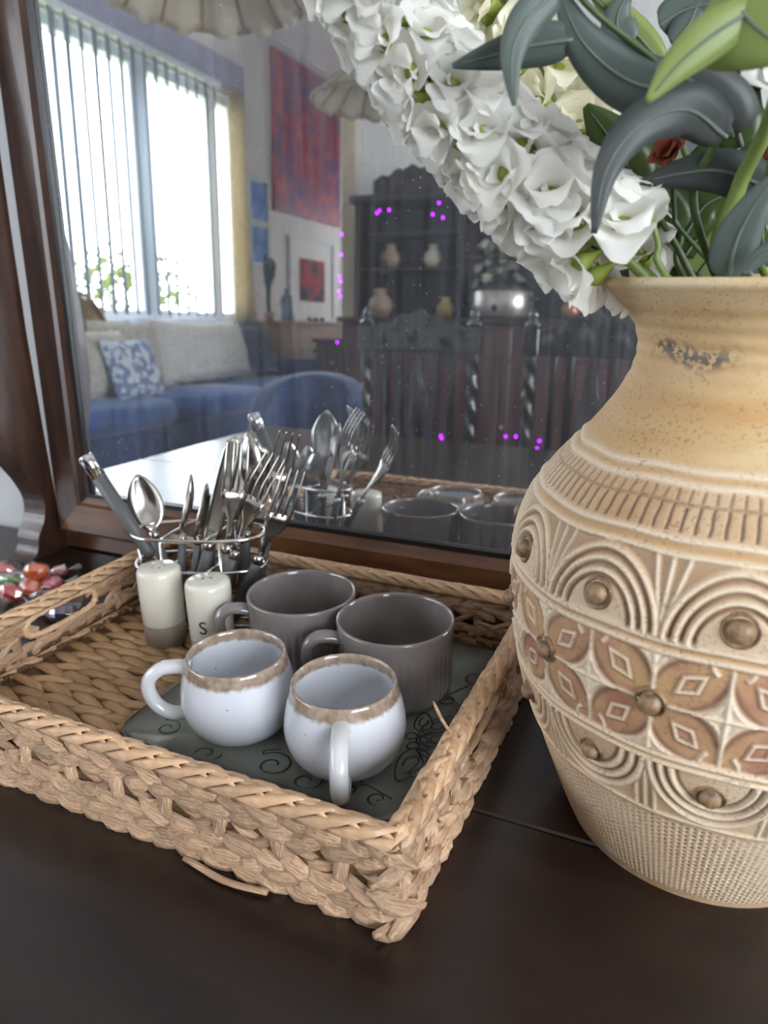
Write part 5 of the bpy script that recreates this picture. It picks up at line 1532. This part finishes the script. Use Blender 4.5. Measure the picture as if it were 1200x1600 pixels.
# ------------------------------------------------------------------ pendant shades
def pendant(label, loc, R, Hh, nr=14):
    t = thing('pendant_lamp', label, 'lamp', loc); V = []; F = []; n = nr * 6; m = 10
    for j in range(m + 1):
        v = j / m
        for i in range(n):
            a = 2 * PI * i / n; sc_ = .5 + .5 * math.cos(a * nr); rr_ = (R * (1 - v) ** .8 + .03) * (1 - .035 * (1 - sc_)); V.append((rr_ * math.cos(a), rr_ * math.sin(a), Hh * v - .035 * (1 - sc_) * (1 - v) * R * 3))
    for j in range(m):
        for i in range(n): F.append((j * n + i, j * n + (i + 1) % n, (j + 1) * n + (i + 1) % n, (j + 1) * n + i))
    o = obj('lamp_shade', (V, F), MT_['shade'], t); o.modifiers.new('thick', 'SOLIDIFY').thickness = .002
    for k in range(nr):
        a = 2 * PI * k / nr; obj('rib', tube([((R * (1 - v) ** .8 + .028) * math.cos(a), (R * (1 - v) ** .8 + .028) * math.sin(a), Hh * v - .004) for v in np.linspace(0, 1, 9)], .006, 6), MT_['cane'], t)
    obj('rim_hoop', tube([((R + .03) * math.cos(a), (R + .03) * math.sin(a), -.004 - .0 * a) for a in np.linspace(0, 2 * PI, 60, endpoint=False)], .008, 6, closed=True), MT_['cane'], t)
    V, F = lathe([(.001, -.06), (.025, -.05), (.034, -.02), (.02, .02), (.014, .05)], 14); obj('bulb', ([(x, y, z + Hh - .06) for x, y, z in V], F), crm, t)
    obj('cord', tube([(0, 0, Hh - .02), (0, 0, CZ - loc[2])], .004, 6), blk, t)


pendant('large fabric parasol shaped pendant lamp with cane ribs above the armchair', (-1.72, -.95, 1.40), .33, .30)
pendant('smaller fabric pendant lamp hanging before the dresser wall', (-1.72, -2.35, 1.42), .30, .22)

# ------------------------------------------------------------------ garden shrubs outside
shr = [thin('yellow_green_leaf', '#4c5720', '#6b7030', transl=.4), thin('green_leaf', '#3c5020', '#566a2c', transl=.4), thin('pinkish_leaf', '#7a4a3a', '#6a5434', transl=.4)]  # yellow-green, green and pinkish leaf colours
for i, (x, y, r_, h_, k, lab) in enumerate(((-5.4, -4.2, .75, 1.9, 0, 'light green garden shrub outside the window nearest the house corner'), (-6.4, -5.6, .95, 2.2, 1, 'round green shrub further down the garden'),
                                         (-5.4, -7.4, .8, 1.8, 0, 'yellow-green shrub beyond the curtain end of the window'), (-8.1, -4.4, .7, 2.9, 2, 'slender pinkish tree in the garden'), (-5.2, -2.4, .7, 1.5, 1, 'low green shrub under the window'))):
    t = thing('garden_shrub', lab, 'shrub', (x, y, FZ - .25), 0, 'shrubs outside the window'); V = []; F = []
    r = random.Random(i + 5)
    for q in range(900):
        a, b_, c_ = r.gauss(0, 1), r.gauss(0, 1), r.gauss(0, 1); l = math.sqrt(a * a + b_ * b_ + c_ * c_); rr_ = r.uniform(.45, 1) ** .5
        c0 = Vector((a / l * rr_ * r_, b_ / l * rr_ * r_, h_ * .62 + c_ / l * rr_ * h_ * .40)); u = Vector((r.gauss(0, 1), r.gauss(0, 1), r.gauss(0, 1))).normalized(); v = u.orthogonal().normalized(); s_ = r.uniform(.04, .075); nV = len(V)
        V += [tuple(c0 - u * s_), tuple(c0 - v * s_ * .45), tuple(c0 + u * s_), tuple(c0 + v * s_ * .45)]; F.append((nV, nV + 1, nV + 2, nV + 3))
    o = obj('foliage', (V, F), shr[k], t, False); o['kind'] = 'stuff'
    obj('trunk', tube([(0, 0, 0), (.02, 0, h_ * .4), (0, .03, h_ * .8)], [.05, .04, .015], 8), MT_['darkwood'], t)
